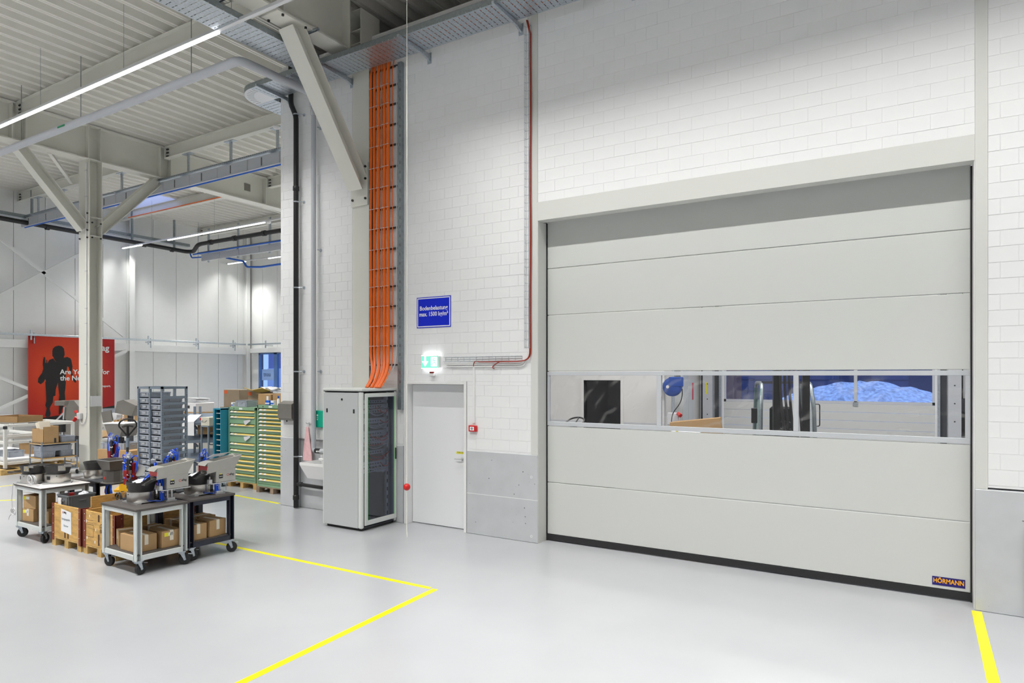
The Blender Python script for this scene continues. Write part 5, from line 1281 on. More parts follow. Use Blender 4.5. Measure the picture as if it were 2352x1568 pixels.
# ---- green drawer cabinets on pallets
def drawer_cab(loc, rz, w, d, z0, z1, n, label, lab_p, mp):
    g = empty('drawer_cabinet', (loc[0], loc[1], z0), rz, label, 'drawer cabinet', 'green drawer cabinets'); h = z1 - z0
    mb = MB(); mb.box(0, .03, 0, d, 0, h); mb.box(w - .03, w, 0, d, 0, h); mb.box(.03, w - .03, d - .02, d, 0, h); mb.box(0, w, 0, d, h - .07, h, .004); mb.box(.03, w - .03, .0, d, 0, .05); mb.build('body', m_green, g)
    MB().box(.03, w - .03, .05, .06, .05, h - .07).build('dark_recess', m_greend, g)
    hs = [1.0] * n
    for i in range(n): hs[i] = (1.0, 1.5, 1.7, 1.8, 1.2, 1.0, .9, .8, .8, 1.0, 1.1)[i % 11] if n < 13 else (1.0, .9, .9, .85, 1.2, 1.15, .95, 1.4, 1.3, 1.0, 1.0, 1.1, 1.2, 1.3, 1.4, 1.3)[i % 16]
    tot = sum(hs); zz = h - .075; H_ = h - .13
    for i in range(n):
        dh = hs[i] / tot * H_; a, b = zz - dh, zz
        f = MB().box(.035, w - .035, .008, .05, a + .003, b - min(.05, dh * .45), .002).build('drawer', m_green, g)
        vs = [(.05, -.004, b - .045), (w - .05, -.004, b - .045), (w - .05, .03, b - .012), (.05, .03, b - .012)]
        k = MB(); k.add(vs + [(x, y + .006, z - .005) for x, y, z in vs], [(0, 1, 2, 3), (4, 7, 6, 5), (0, 4, 5, 1), (1, 5, 6, 2), (2, 6, 7, 3), (3, 7, 4, 0)]); k.build('label_strip', m_strip, f)
        MB().box(.05, w - .05, -.010, -.002, b - .055, b - .044).build('pull_edge', m_alu, f)
        mb = MB(); x = .05
        for (u0, u1) in ((.06, .15), (.21, .28)): mb.add([(u0, -.0055, b - .046), (u1, -.0055, b - .046), (u1, .0285, b - .0125), (u0, .0285, b - .0125)], [(0, 1, 2, 3)])
        mb.build('label_card', m_signw, f)
        zz = a
    mb = MB(); mb.lathe([(.014, 0), (.014, .006)], 12, Matrix.Translation((.20, 0, h - .035)) @ Matrix.Rotation(R(90), 4, 'X')); mb.build('lock', m_black, g)
    MB().box(.40 * w, .52 * w, -.002, 0, h - .055, h - .015).build('number_plate', m_signw, g)
    p = empty('euro_pallet', (loc[0] + w / 2 - d / 2 * math.sin(rz) * 0, loc[1] + d / 2, 0), rz, lab_p, 'pallet', 'pallets under the drawer cabinets'); pallet(p, w + .06, d, mp, z0 - .001)
    return g
drawer_cab((-13.90, 9.88), 0, .97, .72, .142, 1.865, 11, 'left green drawer cabinet with yellow label strips', 'light wooden pallet under the left green cabinet', m_pallet)
drawer_cab((-12.66, 9.72), 0, .97, .72, .142, 1.945, 16, 'right green drawer cabinet partly hidden by the wall corner', 'weathered brown pallet under the right green cabinet', m_palletd)
# things on the cabinets
def box_thing(name, loc, rz, w, d, h, mat, label, cat, extra=None, group=None):
    g = empty(name, loc, rz, label, cat, group); MB().box(-w / 2, w / 2, -d / 2, d / 2, 0, h, .004).build('carton' if cat == 'box' else 'body', mat, g)
    if extra: extra(g, w, d, h)
    return g
def orange_lab(g, w, d, h): MB().box(-w / 2 + .02, -w / 2 + .15, -d / 2 - .002, -d / 2, h - .11, h - .02).build('orange_label', M('orange_label', (.75, .12, .02), .5), g); MB().box(-w / 2, w / 2, -.03, .03, h, h + .002).build('tape', m_tape, g)
m_carg = M('carton_greyish', (.33, .26, .18), .8, var=.05)
box_thing('shipping_carton', (-15.9, 11.6, 0), 0, .80, .55, 1.745, m_carg, 'tall brown carton base standing behind the left green cabinet', 'box')
box_thing('shipping_carton', (-15.9, 11.6, 1.747), 0, .66, .42, .47, m_carg, 'brown carton with orange label rising behind the left green cabinet', 'box', orange_lab)
box_thing('shipping_carton', (-14.6, 11.6, 0), 0, 1.5, .60, 1.86, m_carg, 'wide brown carton base standing behind both green cabinets', 'box')
box_thing('shipping_carton', (-15.0, 11.62, 1.862), 0, .50, .40, .32, m_carg, 'brown carton with orange label left of the plastic film heap', 'box', orange_lab)
box_thing('shipping_carton', (-14.30, 11.62, 1.862), 0, .70, .40, .27, m_carg, 'long flat carton with orange label under the plastic film heap', 'box', orange_lab)
box_thing('open_carton', (-12.56, 10.02, 1.95), R(-3), .46, .36, .23, m_card, 'brown open carton on the right green cabinet', 'box', lambda g, w, d, h: (MB().box(-w / 2 - .12, -w / 2, -d / 2, d / 2, 0, .004, 0, Matrix.Translation((0, 0, h))).build('flap', m_card, g), MB().box(.08, .15, -d / 2 - .002, -d / 2, .10, .19).build('white_label', m_signw, g)))
box_thing('shipping_carton', (-12.15, 10.02, 1.95), 0, .30, .34, .245, m_card, 'brown carton at the wall corner on the right cabinet', 'box')
mb = MB(); random.seed(3); vs = []; fs = []; NX, NY = 14, 6
for i in range(NX):
    for j in range(NY): vs.append((i / (NX - 1) * 1.0 - .5, j / (NY - 1) * .34 - .17, .02 + .08 * random.random() + .03 * math.sin(i * .6)))
for i in range(NX - 1):
    for j in range(NY - 1): fs.append((i * NY + j, i * NY + j + 1, (i + 1) * NY + j + 1, (i + 1) * NY + j))
k = len(vs); vs += [(a, b, 0) for a, b, c in vs]; fs += [tuple(i + k for i in f[::-1]) for f in fs]
mb.add(vs, fs).build('film_pile', m_film, loc=(-14.45, 11.64, 2.188), label='crumpled plastic film heaped over the cartons', cat='plastic film')
for i, (dx, rz, lb) in enumerate(((-.38, 10, 'kraft envelope sticking out left over the cartons'), (-.02, -8, 'kraft envelope lying tilted under the plastic film'))):
    MB().box(-.2, .2, -.14, .14, 0, .02, .006, Matrix.Rotation(R(-16), 4, 'X') @ Matrix.Rotation(R(rz), 4, 'Y')).build('kraft_envelope', m_envelope, loc=(-14.62 + dx, 11.36, 2.20), label=lb, cat='envelope')
t = make_bin('euro_bin', (-13.50, 10.07, 1.87), 0, .40, .30, .14, 'grey lidded bin on the left green cabinet', m_bin); MB().box(-.2, .2, -.15, .15, .141, .155, .003).build('lid', m_bind, t)
MB().box(-.02, .38, -.15, .15, 0, .02).build('folder_stack', m_bind, loc=(-13.88, 10.42, 1.87), label='flat dark tray on the back left of the left green cabinet', cat='tray')
for x, wv, m_, lb in ((-13.80, .06, m_signw, 'small white package with red print on the left green cabinet'), (-12.33, .14, m_bluep, 'small blue and white package on the right green cabinet'), (-12.17, .10, m_signw, 'small white package on the right green cabinet')):
    q = box_thing('small_package', (x, 9.935 if x < -13 else 9.768, 1.87 if x < -13 else 1.95), 0, wv, .08, .10, m_, lb, 'package')
    MB().box(-wv / 2 - .001, wv / 2 + .001, -.042, -.04, .02, .05).build('print', m_signw if m_ is m_bluep else m_bluep, q)
p = empty('spray_bottle', (-12.02, 9.775, 1.95), 0, 'white bottle with blue cap beside the towel dispenser', 'bottle'); MB().lathe([(.03, 0), (.03, .12), (.012, .15)], 16).build('bottle', m_signw, p, True); MB().lathe([(.016, .15), (.02, .15), (.02, .20), (.01, .205)], 14).build('cap', m_bluep, p, True)
for (x, z, lb) in ((-13.2, 1.56, 'white bag hanging from an upper drawer of the left green cabinet'), (-13.2, 1.19, 'torn white paper on the front of the left green cabinet')):
    MB().prism([(-.12, 0), (.10, .03), (.12, .0), (-.06, -.10), (-.10, -.06)], 0, .004, Matrix(((1, 0, 0, 0), (0, 0, -1, 0), (0, 1, 0, 0), (0, 0, 0, 1)))).build('paper_scrap', m_film, loc=(x, 9.862, z), label=lb, cat='paper')

# ---- petrol-blue cabinet with open tall front
pA, pB = at(506, 1040, 14.3), at(521, 1040, 15.3)
g = empty('slot_cabinet', (-13.935, 9.70, 0), R(0), 'petrol blue tall cabinet with open shelves beside the left green cabinet', 'cabinet'); w, d, h = .26, .60, 1.83
mb = MB(); mb.box(-w, -w + .03, 0, d, .1, h); mb.box(-.02, 0, 0, d, .1, h); mb.box(-w, 0, d - .02, d, .1, h); mb.box(-w, 0, 0, d, h - .03, h); mb.box(-w, 0, 0, d, .08, .12); mb.build('body', m_petrol, g)
MB().box(-w + .03, -.02, d - .04, d - .02, .12, h - .03).build('dark_back', m_petrold, g)
for i in range(13):
    z = .2 + i * .125; s_ = MB().box(-w + .05, -.02, .03, d - .04, z, z + .012).build('shelf', m_petrold, g); MB().box(-w + .06, -.03, .02, .05, z + .012, z + .022).build('label_edge', m_tape if i % 3 else m_signw, s_)
dr = MB().box(-w - .01, -w + .05, -.02, -.001, .1, h, .004).build('door', m_petrol, g)
MB().tube(smooth_path([(-w - .0, -.02, .98), (-w - .04, -.09, .98), (-w - .04, -.09, 1.28), (-w - .0, -.02, 1.28)], .04, 3), .011, 8).build('handle', m_slate, dr, True)

def leg_stand(loc, w, d, h, label):
    g = empty('leg_stand', loc, 0, label, 'stand')
    MB().box(-w / 2, w / 2, -d / 2, d / 2, h - .02, h, .003).build('top', m_rackg, g)
    for sx in (-1, 1):
        for sy in (-1, 1): MB().box(sx * (w / 2 - .02) - .015, sx * (w / 2 - .02) + .015, sy * (d / 2 - .02) - .015, sy * (d / 2 - .02) + .015, 0, h - .02).build('leg', m_rackg, g)
    return g
# ---- sloping shelf stand with papers
f = 16.2; c = at(453, 1040, f)
AN = R(45)
def S(x, y, z): return (c.x + x * math.cos(AN) - y * math.sin(AN), c.y + x * math.sin(AN) + y * math.cos(AN), z)
g = empty('picking_stand', (c.x, c.y, 0), AN, 'grey-blue stand with sloping steel shelves and hanging papers', 'stand')
for x in (-.06, .06): MB().box(x - .025, x + .025, .0, .05, 0, 1.85).build('post', m_rackg, g)
MB().box(-.4, .4, -.3, .3, 0, .05).build('foot', m_rackg, g)
for i, z in enumerate((1.55, 1.13, .68)):
    Mx = Matrix.Translation((0, -.1, z)) @ Matrix.Rotation(R(20), 4, 'X'); s_ = MB().box(-.40, .46, -.30, .34, 0, .008, 0, Mx).build('sloping_shelf', m_rackg, g)
    mb = MB(); mb.box(-.42, -.40, -.32, .34, -.02, .05, 0, Mx); mb.box(.46, .48, -.32, .34, -.02, .05, 0, Mx); mb.box(-.42, .48, -.32, -.30, -.02, .05, 0, Mx); mb.build('edge', m_rackg, s_)
    MB().bar((0, .03, z - .25), (.0, -.25, z - .16), .04, .04).build('arm', m_rackg, g)
mb = MB(); mb.add([(-.30, -.44, 1.49), (.02, -.44, 1.49), (.12, -.1, 1.64), (-.14, -.1, 1.64), (-.31, -.47, 1.18), (.03, -.47, 1.16)], [(0, 1, 2, 3), (0, 4, 5, 1)]); mb.build('hanging_paper', m_paper, label='white sheets hanging from the upper sloping shelf', cat='paper', loc=(c.x, c.y, .02), rz=AN)
box_thing('brown_carton', S(.24, -.12, 1.19), AN, .36, .26, .22, m_card, 'brown carton on the middle sloping shelf', 'box')
box_thing('red_folder', S(.22, -.25, 1.53), AN, .20, .10, .06, m_redpaper, 'red folder on the upper sloping shelf', 'folder')
q = box_thing('beige_drawer_case', (c.x + .655, c.y - .05, 1.42), R(4), .29, .38, .20, m_beige, 'beige drawer case with wire handle beside the papers', 'case')
MB().tube([(-.07, -.2, .13), (-.06, -.23, .09), (.06, -.23, .09), (.07, -.2, .13)], .006, 6).build('handle', m_slate, q)
leg_stand((c.x + .655, c.y - .05, 0), .30, .40, 1.415, 'slim steel stand under the beige drawer case')
q = make_bin('euro_bin', (c.x + .42, c.y + .45, 1.55), R(5), .40, .30, .12, 'grey bin of papers behind the beige drawer case', m_bin); MB().box(-.15, .18, -.1, .1, .10, .135, .01, Matrix.Rotation(R(7), 4, 'Y')).build('papers', m_strip, q)
leg_stand((c.x + .42, c.y + .45, 0), .42, .32, 1.545, 'slim steel stand under the grey bin of papers')
# white machine with newspaper behind
f = 18.5; c2_ = at(456, 1000, f)
g = empty('scale_cabinet', (c2_.x, c2_.y, 0), R(-5), 'white boxed device with small dark display on a table', 'device')
MB().box(-.36, .36, -.25, .25, 0, 1.42).build('table_base', m_wframe, g); MB().box(-.40, .40, -.29, .25, 1.42, 1.60, .01).build('case', m_card, g); MB().box(-.38, .38, -.28, .25, 1.60, 1.86, .01).build('case', m_signw, g); MB().box(-.08, .06, -.284, -.28, 1.70, 1.78).build('display', m_black, g)
mb = MB(); random.seed(2)
for i in range(5): mb.box(-.30 + random.uniform(-.03, .03), .26 + random.uniform(-.03, .03), -.2, .18, .02 * i, .02 * i + .018, .004, Matrix.Rotation(R(random.uniform(-3, 3)), 4, 'Y'))
mb.build('newspaper_stack', m_film, loc=(c2_.x, c2_.y, 1.885), rz=R(-5), label='stack of newspapers on the white boxed device', cat='newspapers')
# long packing table behind the shelf
for nm, (u, f, w_, lab) in enumerate(((266, 24.6, 2.3, 'long white packing table behind the grey bin shelf'), (470, 20.3, 2.6, 'white packing table behind the sloping shelf stand'))):
    c = at(u, 1000, f); g = empty('packing_table', (c.x, c.y, 0), R(90 if nm == 0 else 0), lab, 'table', 'white packing tables')
    MB().box(-w_ / 2, w_ / 2, -.4, .4, .86, .90, .004).build('top', m_wframe, g)
    for sx in (-1, 1):
        for sy in (-1, 1): MB().box(sx * (w_ / 2 - .06) - .04, sx * (w_ / 2 - .06) + .04, sy * .35 - .04, sy * .35 + .04, 0, .86).build('leg', m_wframe, g)
    MB().box(-w_ / 2 + .1, w_ / 2 - .1, -.37, .37, .35, .38).build('shelf', m_wframe, g)
    random.seed(40 + nm)
    for i in range(6 if nm == 0 else 3):
        x = -w_ / 2 + .22 + i * (w_ - .44) / (5 if nm == 0 else 2); a = math.pi / 2 if nm == 0 else 0; hh = random.uniform(.22, .30)
        q = box_thing('parcel', (c.x + x * math.cos(a), c.y + x * math.sin(a), .901), a, .34, .30, hh, m_card, '%s brown parcel from the viewer on the %s packing table' % (('nearest', 'second', 'third', 'fourth', 'fifth', 'sixth')[i], 'long' if nm == 0 else 'rear'), 'box', None, 'parcels on the packing tables')
        for s_ in (0, 1):
            fm_ = MB()
            if nm == 0: fm_.box(-.03, .03, -.1515, -.15, .0, hh); 
            else: fm_.box(-.03, .03, -.1515, -.15, 0, hh)
            if s_ == 0: fm_.build('printed_tape', m_signw, q)
        MB().box(-.012, .012, -.1525, -.1515, hh * .3, hh * .6).build('tape_mark', m_red, q); MB().box(-.008, .01, -.1525, -.1515, hh * .65, hh * .85).build('tape_mark', m_seam, q)
for i, (u, v, f, lb) in enumerate(((248, 958, 26.2, 'upper grey crate of the pair before the banner edge'),)):
    c = at(u, v, f)
    t = make_bin('euro_bin', (c.x, c.y, 1.154), R(90), .60, .40, .15, 'upper grey bin stacked by the red banner edge', m_bin, 'bins by the banner'); t2 = make_bin('euro_bin', (c.x, c.y, 1.001), R(90), .60, .40, .15, 'lower grey bin stacked by the red banner edge', m_bin, 'bins by the banner')
    MB().box(-.45, .45, -.45, .45, 0, 1.0).build('white_cupboard', m_wframe, loc=(c.x, c.y, 0), label='white cupboard under the two grey bins by the banner', cat='cupboard')
# blue-handled cartons and trays in front of the shelf
c = at(287, 1060, 16.4)
g = empty('big_carton', (c.x, c.y, 0), R(10), 'large brown carton left of the bin shelf with grey trays on top', 'box'); MB().box(-.55, .55, -.3, .3, 0, .80, .004).build('carton', m_card, g); MB().box(-.012, .012, -.302, -.3, 0, .8).build('strap', m_greend, g)
make_bin('euro_bin', (c.x - .15, c.y, .803), R(10), .80, .50, .16, 'wide light grey tray on the large brown carton', m_bin)
# stainless machines
c = at(176, 1000, 21.6)
g = empty('infeed_conveyor', (c.x, c.y, 0), R(40), 'stainless infeed elevator with sloping belt before the red banner', 'machine', 'stainless hopper machines')
mb = MB(); mb.prism([(-.45, .75), (.55, .62), (.70, .9), (.05, 1.80), (-.22, 1.80), (-.25, .95)], -.28, .28, Matrix(((1, 0, 0, 0), (0, 0, 1, 0), (0, 1, 0, 0), (0, 0, 0, 1)))); mb.build('housing', m_ssm, g)
MB().box(-.52, -.1, -.28, .28, 1.64, 1.79, .006).build('hood', m_ssm, g); MB().bar((-.72, 0, .9), (-.2, 0, 1.45), .36, .12).build('belt', m_slate, g)
for s in (-1, 1): MB().bar((-.74, s * .19, .92), (-.2, s * .19, 1.5), .03, .05).build('belt_rail', m_alu, g)
MB().box(-.3, .6, -.25, .25, 0, .75).build('stand', m_slate, g); MB().cyl((-.3, -.2, .8), (-.3, -.2, 1.2), .14, n=16).build('drum', m_black, g, True); MB().bar((-.28, -.3, .7), (-.22, -.3, 1.6), .04, .04).build('strut', m_alu, g)
c = at(300, 960, 18.0)
g = empty('vibratory_hopper', (c.x, c.y, 0), R(20), 'stainless hopper with tilted hood on a post left of the bin shelf', 'machine', 'stainless hopper machines')
MB().box(-.3, .3, -.3, .3, 0, .05).build('foot', m_slate, g); MB().box(-.05, .05, -.05, .05, .05, 1.62).build('post', m_slate, g)
mb = MB(); mb.prism([(-.32, 1.60), (.2, 1.52), (.34, 1.80), (-.06, 1.95), (-.24, 1.90)], -.2, .2, Matrix(((1, 0, 0, 0), (0, 0, 1, 0), (0, 1, 0, 0), (0, 0, 0, 1)))); mb.build('hood', m_ssm, g)
MB().box(-.3, 0, -.3, -.26, 1.42, 1.72, .004, Matrix.Rotation(R(-12), 4, 'Y')).build('side_plate', m_ssm, g); MB().lathe([(.1, -.08), (.1, .08)], 20, Matrix.Translation((-.46, 0, 1.5)) @ Matrix.Rotation(R(90), 4, 'X')).build('drum', m_signw, g, True)
c = at(278, 1000, 16.8)
g = empty('vibratory_hopper', (c.x, c.y, 0), R(15), 'stainless chute with white papers behind the pallet truck handle', 'machine', 'stainless hopper machines')
MB().box(-.25, .25, -.25, .25, 0, .05).build('foot', m_slate, g); MB().box(-.05, .05, -.05, .05, .05, 1.05).build('post', m_slate, g)
mb = MB(); mb.prism([(-.12, 1.05), (.22, 1.08), (.36, 1.40), (-.26, 1.38)], -.25, .25, Matrix(((1, 0, 0, 0), (0, 0, 1, 0), (0, 1, 0, 0), (0, 0, 0, 1)))); mb.build('hopper', m_ssm, g)
MB().box(-.3, .4, -.26, .26, 1.40, 1.42).build('papers', m_paper, g); MB().box(-.1, .15, -.2, -.1, .9, 1.08, .01).build('drive', m_slate, g)

# ---- pallet truck
c = at(292, 1060, 14.4)
g = empty('pallet_truck', (c.x, c.y, 0), R(52), 'yellow pallet truck with a black loop handle', 'pallet truck')
def rot(z): return z
MB().tube([(0, 0, .35), (0, .06, 1.30)], .028, 10).build('drawbar', m_slate, g, True); MB().tube([(0, .045, 1.05), (0, .058, 1.25)], .033, 10).build('grip_sleeve', m_rackg, g, True)
lp = [(0, .06, 1.28)] + [(.17 * math.cos(R(a)), .08, 1.53 + .13 * math.sin(R(a))) for a in range(-15, 196, 15)] + [(0, .06, 1.28)]
MB().tube(lp, .018, 8, closed=False).build('handle_loop', m_black, g, True)
mb = MB(); mb.tube([(0, .06, 1.28), (0, .07, 1.50)], .026, 8); mb.tube([(-.11, .07, 1.49), (0, .06, 1.52), (.11, .07, 1.49)], .02, 8); mb.build('lever_head', m_black, g, True)
MB().tube(smooth_path([(-.34, -.2, .12), (-.30, -.12, .38), (-.02, -.02, .62), (.12, .0, .60)], .12, 4), .06, 10).build('pump_cover', m_yjack, g, True)
MB().box(-.14, .14, -.1, .12, .10, .45, .03).build('pump', m_yjack, g)
for s in (-1, 1):
    MB().box(s * .2 - .075, s * .2 + .075, .12, 1.25, .08, .14, .01).build('fork', m_yjack, g)
    MB().lathe([(.09, -.025), (.09, .025)], 18, Matrix.Translation((s * .07, -.02, .09)) @ Matrix.Rotation(R(90), 4, 'Y')).build('wheel', m_black, g, True)
    MB().lathe([(.04, -.03), (.04, .03)], 14, Matrix.Translation((s * .2, 1.1, .04)) @ Matrix.Rotation(R(90), 4, 'Y')).build('roller', m_black, g, True)

# ---- tube trolley with carton
TX0, TX1, TY0, TY1 = -19.76, -19.12, 8.22, 9.05
g = empty('tube_trolley', (TX0, TY0, 0), 0, 'dark steel tube trolley with two shelves before the column', 'trolley'); w, d = TX1 - TX0, TY1 - TY0
for x in (0, w):
    for y in (0, d): MB().tube([(x, y, .14), (x, y, .90)], .018, 8).build('leg', m_rackg, g, True)
for z in (.86, .49):
    s_ = MB().box(-.01, w + .01, -.01, d + .01, z - .02, z, .003).build('shelf', m_mat, g); mb = MB(); mb.box(-.012, w + .012, -.012, -.010, z - .03, z - .004); mb.box(w + .010, w + .012, -.01, d + .01, z - .03, z - .004); mb.build('wood_edge', m_wood, s_)
mb = MB()
for p, q in (((0, 0), (w, 0)), ((w, 0), (w, d)), ((w, d), (0, d)), ((0, d), (0, 0))): mb.tube([(*p, .83), (*q, .83)], .014, 6); mb.tube([(*p, .16), (*q, .16)], .014, 6)
mb.build('frame_tube', m_rackg, g)
for x in (0, w):
    for y in (0, d):
        MB().lathe([(.05, -.015), (.06, -.012), (.06, .012), (.05, .015)], 16, Matrix.Translation((x, y, .06)) @ Matrix.Rotation(R(90), 4, 'X')).build('caster', m_rubber, g, True)
g = empty('open_carton', (-19.44, 8.44, .862), 0, 'open brown carton with kraft envelopes on the tube trolley', 'box'); w, d, h = .60, .36, .36
mb = MB(); t = .005
for a in ((-w / 2, w / 2, -d / 2, -d / 2 + t), (-w / 2, w / 2, d / 2 - t, d / 2), (-w / 2, -w / 2 + t, -d / 2, d / 2), (w / 2 - t, w / 2, -d / 2, d / 2), (-w / 2, w / 2, -d / 2, d / 2)): mb.box(*a, 0, h if a[1] - a[0] < .02 or a[3] - a[2] < .02 else t)
mb.build('carton', m_card, g); MB().box(w / 2 - t, w / 2, -d / 2, d / 2, h, h + .06).build('flap', m_card, g); MB().box(-w / 2, w / 2, d / 2 - t, d / 2, h, h + .07).build('flap', m_card, g)
MB().box(w / 2, w / 2 + .003, .07, .12, .0, .12).build('grey_tape', m_slate, g); MB().box(-.06, .10, -d / 2 - .003, -d / 2, h - .08, h + .02).build('tab', m_card, g)
for i in range(2):
    MB().box(-.02, .02, -.13, .13, 0, .55, .006, Matrix.Rotation(R(-28 + 9 * i), 4, 'Y')).build('kraft_envelope', m_tape, loc=(-19.42 + .07 * i, 8.44, .88), label='%s padded envelope sticking out of the open carton' % ('left', 'right')[i], cat='envelope')
make_bin('euro_bin', (-19.42, 8.86, .862), 0, .52, .34, .15, 'grey bin beside the open carton on the tube trolley', m_bin, 'bins on the tube trolley')
make_bin('euro_bin', (-19.44, 8.60, .492 + .155), R(0), .54, .72, .14, 'wide grey bin stacked on the trolley lower shelf', m_bin, 'bins on the tube trolley')
make_bin('euro_bin', (-19.44, 8.42, .492), 0, .50, .30, .15, 'grey bin under the wide bin, nearest the viewer on the trolley', m_bin, 'bins on the tube trolley')
make_bin('euro_bin', (-19.44, 8.84, .492), 0, .50, .30, .15, 'grey bin under the wide bin, nearest the column on the trolley', m_bin, 'bins on the tube trolley')

# ---- white welded frames on pallets
def wframe(x0, x1, y0, y1, z0, z1, label):
    g = empty('welded_frame', (x0, y0, z0), 0, label, 'frame', 'white welded frames'); w, d, h = x1 - x0, y1 - y0, z1 - z0; t = .075
    for x in (0, w - t):
        for y in (0, d - t): MB().box(x, x + t, y, y + t, 0, h, .006).build('post', m_wframe, g)
    for z in (.085, h * .55, h - t):
        for y in (0, d - t): MB().box(t, w - t, y, y + t, z, z + t, .006).build('rail', m_wframe, g)
        for x in (0, w - t): MB().box(x, x + t, t, d - t, z, z + t, .006).build('rail', m_wframe, g)
    MB().box(w - t * .9, w + .004, .0, t * .9, h - .12, h - .04).build('end_cap', m_slate, g)
    return g
for i, (x0, x1, y0, y1) in enumerate(((-22.3, -20.62, 7.98, 9.7), (-24.6, -22.6, 7.9, 9.7))):
    p = empty('euro_pallet', ((x0 + x1) / 2, (y0 + y1) / 2 - .04, 0), 0, '%s pallet under the white welded frames' % ('near', 'far')[i], 'pallet', 'pallets under the welded frames'); pallet(p, x1 - x0 + .5 if i == 0 else x1 - x0, y1 - y0 + .25, m_pallet, .14)
    wframe(x0, x1, y0, y1, .142, 1.30 if i == 0 else 1.36, '%s white welded frame on a pallet at the left edge' % ('near', 'far')[i])
    MB().box(x0 + .12, x1 - .12, y0 + .12, y1 - .12, .302, .36).build('paper_stack', m_paper, loc=(0, 0, 0), label='flat white sheets lying inside the %s welded frame' % ('near', 'far')[i], cat='sheets')
box_thing('brown_carton', (-21.9, 9.2, .362), R(10), .55, .45, .32, m_card, 'brown carton inside the near welded frame', 'box')
make_bin('euro_bin', (-21.5, 8.5, .362), R(0), .60, .40, .18, 'grey bin inside the near welded frame at its front', m_bin); make_bin('euro_bin', (-20.95, 9.25, .362), R(20), .36, .30, .20, 'small grey bin inside the near welded frame at its right', m_bin)
q = empty('open_carton', (-21.75, 8.75, 1.302), R(12), 'shallow open brown carton lying on the near welded frame', 'box'); mb = MB()
for a in ((-.5, .5, -.35, -.345), (-.5, .5, .345, .35), (-.5, -.495, -.35, .35), (.495, .5, -.35, .35)): mb.box(*a, 0, .17)
mb.box(-.5, .5, -.35, .35, 0, .006); mb.build('carton', m_cardd, q)
MB().box(-.5, .5, -.30, .30, 0, .01, 0, Matrix.Rotation(R(14), 4, 'X')).build('wood_sheet', m_cardd, loc=(-20.6, 10.4, .868), label='dark brown board leaning behind the tube trolley', cat='board')
p = empty('euro_pallet', (-20.6, 10.5, 0), 0, 'wooden pallet with sheets behind the tube trolley', 'pallet'); pallet(p, 1.2, .8, m_pallet, .14)
for i in range(3):
    q = MB().box(-.55, .55, -.36, .36, 0, .05, .006).build('sheet_bundle', (m_paper, m_pallet, m_signw)[i], loc=(-20.6, 10.5, .142 + .30 * i + .0), label='%s flat bundle stacked behind the tube trolley' % ('lowest', 'middle', 'topmost')[i], cat='bundle')
    MB().box(-.5, .5, -.33, .33, -.245, 0).build('spacer', m_wframe, q) if i else None

# ---- red banner on the end wall
g = empty('wall_banner', (XL + .36, px(65, 767, -28.04).y, px(67, 978, -28.04).z), 0, 'large red banner with a dark running figure and white lettering', 'banner')
Lb, Hb = px(263, 776, -28.04).y - px(65, 767, -28.04).y, px(65, 767, -28.04).z - px(67, 978, -28.04).z
def banner_mat():
    m = ND.materials.new('banner_red'); m.use_nodes = True; nt = m.node_tree; b = nt.nodes['Principled BSDF']; b.inputs['Roughness'].default_value = .55
    tc = nt.nodes.new('ShaderNodeTexCoord'); mp = nt.nodes.new('ShaderNodeMapping'); gr = nt.nodes.new('ShaderNodeTexGradient'); gr.gradient_type = 'SPHERICAL'
    mp.inputs['Location'].default_value = (0, -.60, -.92); mp.inputs['Scale'].default_value = (1, .52, .46)
    nt.links.new(tc.outputs['Object'], mp.inputs[0]); nt.links.new(mp.outputs[0], gr.inputs[0])
    cr = nt.nodes.new('ShaderNodeValToRGB'); cr.color_ramp.elements[0].color = (.40, .0, .003, 1); cr.color_ramp.elements[1].color = (.82, .07, .0, 1); nt.links.new(gr.outputs[0], cr.inputs[0]); nt.links.new(cr.outputs[0], b.inputs['Base Color']); return m
MB().box(-.02, 0, 0, Lb, 0, Hb).build('sheet', banner_mat(), g)
m_sil = M('print_black', (.008, .006, .006), .6)
MB().prism([(0, 0), (Lb, 0), (Lb, Hb * .19), (Lb * .55, Hb * .125), (0, Hb * .065)], .001, .002, Matrix(((0, 0, 1, 0), (1, 0, 0, 0), (0, 1, 0, 0), (0, 0, 0, 1)))).build('dark_floor_print', m_sil, g)
def B(u, v):      # banner coordinate from a zoom pixel
    p = px(40 + u / 6.03, 740 + v / 6.03, XL + .36); return (p.y - g.location.y, p.z - g.location.z)
def shape(pts, nm, mat, o): return MB().prism([B(*q) for q in pts], o, o + .001, Matrix(((0, 0, 1, 0), (1, 0, 0, 0), (0, 1, 0, 0), (0, 0, 0, 1)))).build(nm, mat, g)
shape([(483, 400), (490, 365), (520, 335), (570, 322), (615, 332), (645, 365), (652, 420), (655, 450), (645, 475), (635, 520), (600, 565), (570, 580), (545, 560), (515, 520), (497, 480), (483, 465)], 'figure_head', m_sil, .002)
shape([(575, 560), (640, 490), (690, 478), (735, 500), (750, 540), (735, 575), (690, 610), (680, 700), (665, 760), (670, 840), (560, 840), (400, 835), (385, 780), (400, 720), (420, 640), (415, 580), (440, 520), (495, 500), (530, 545)], 'figure_torso', m_sil, .0035)
shape([(500, 500), (440, 520), (415, 570), (410, 520), (400, 520), (400, 560), (385, 560), (385, 490), (370, 475), (355, 520), (350, 580), (358, 640), (340, 700), (290, 770), (283, 830), (320, 858), (360, 830), (400, 760), (430, 690)], 'figure_arm', m_sil, .005)
shape([(700, 500), (745, 520), (762, 610), (755, 680), (770, 740), (812, 800), (810, 840), (785, 825), (760, 780), (730, 700), (712, 620), (690, 610)], 'figure_arm', m_sil, .005)
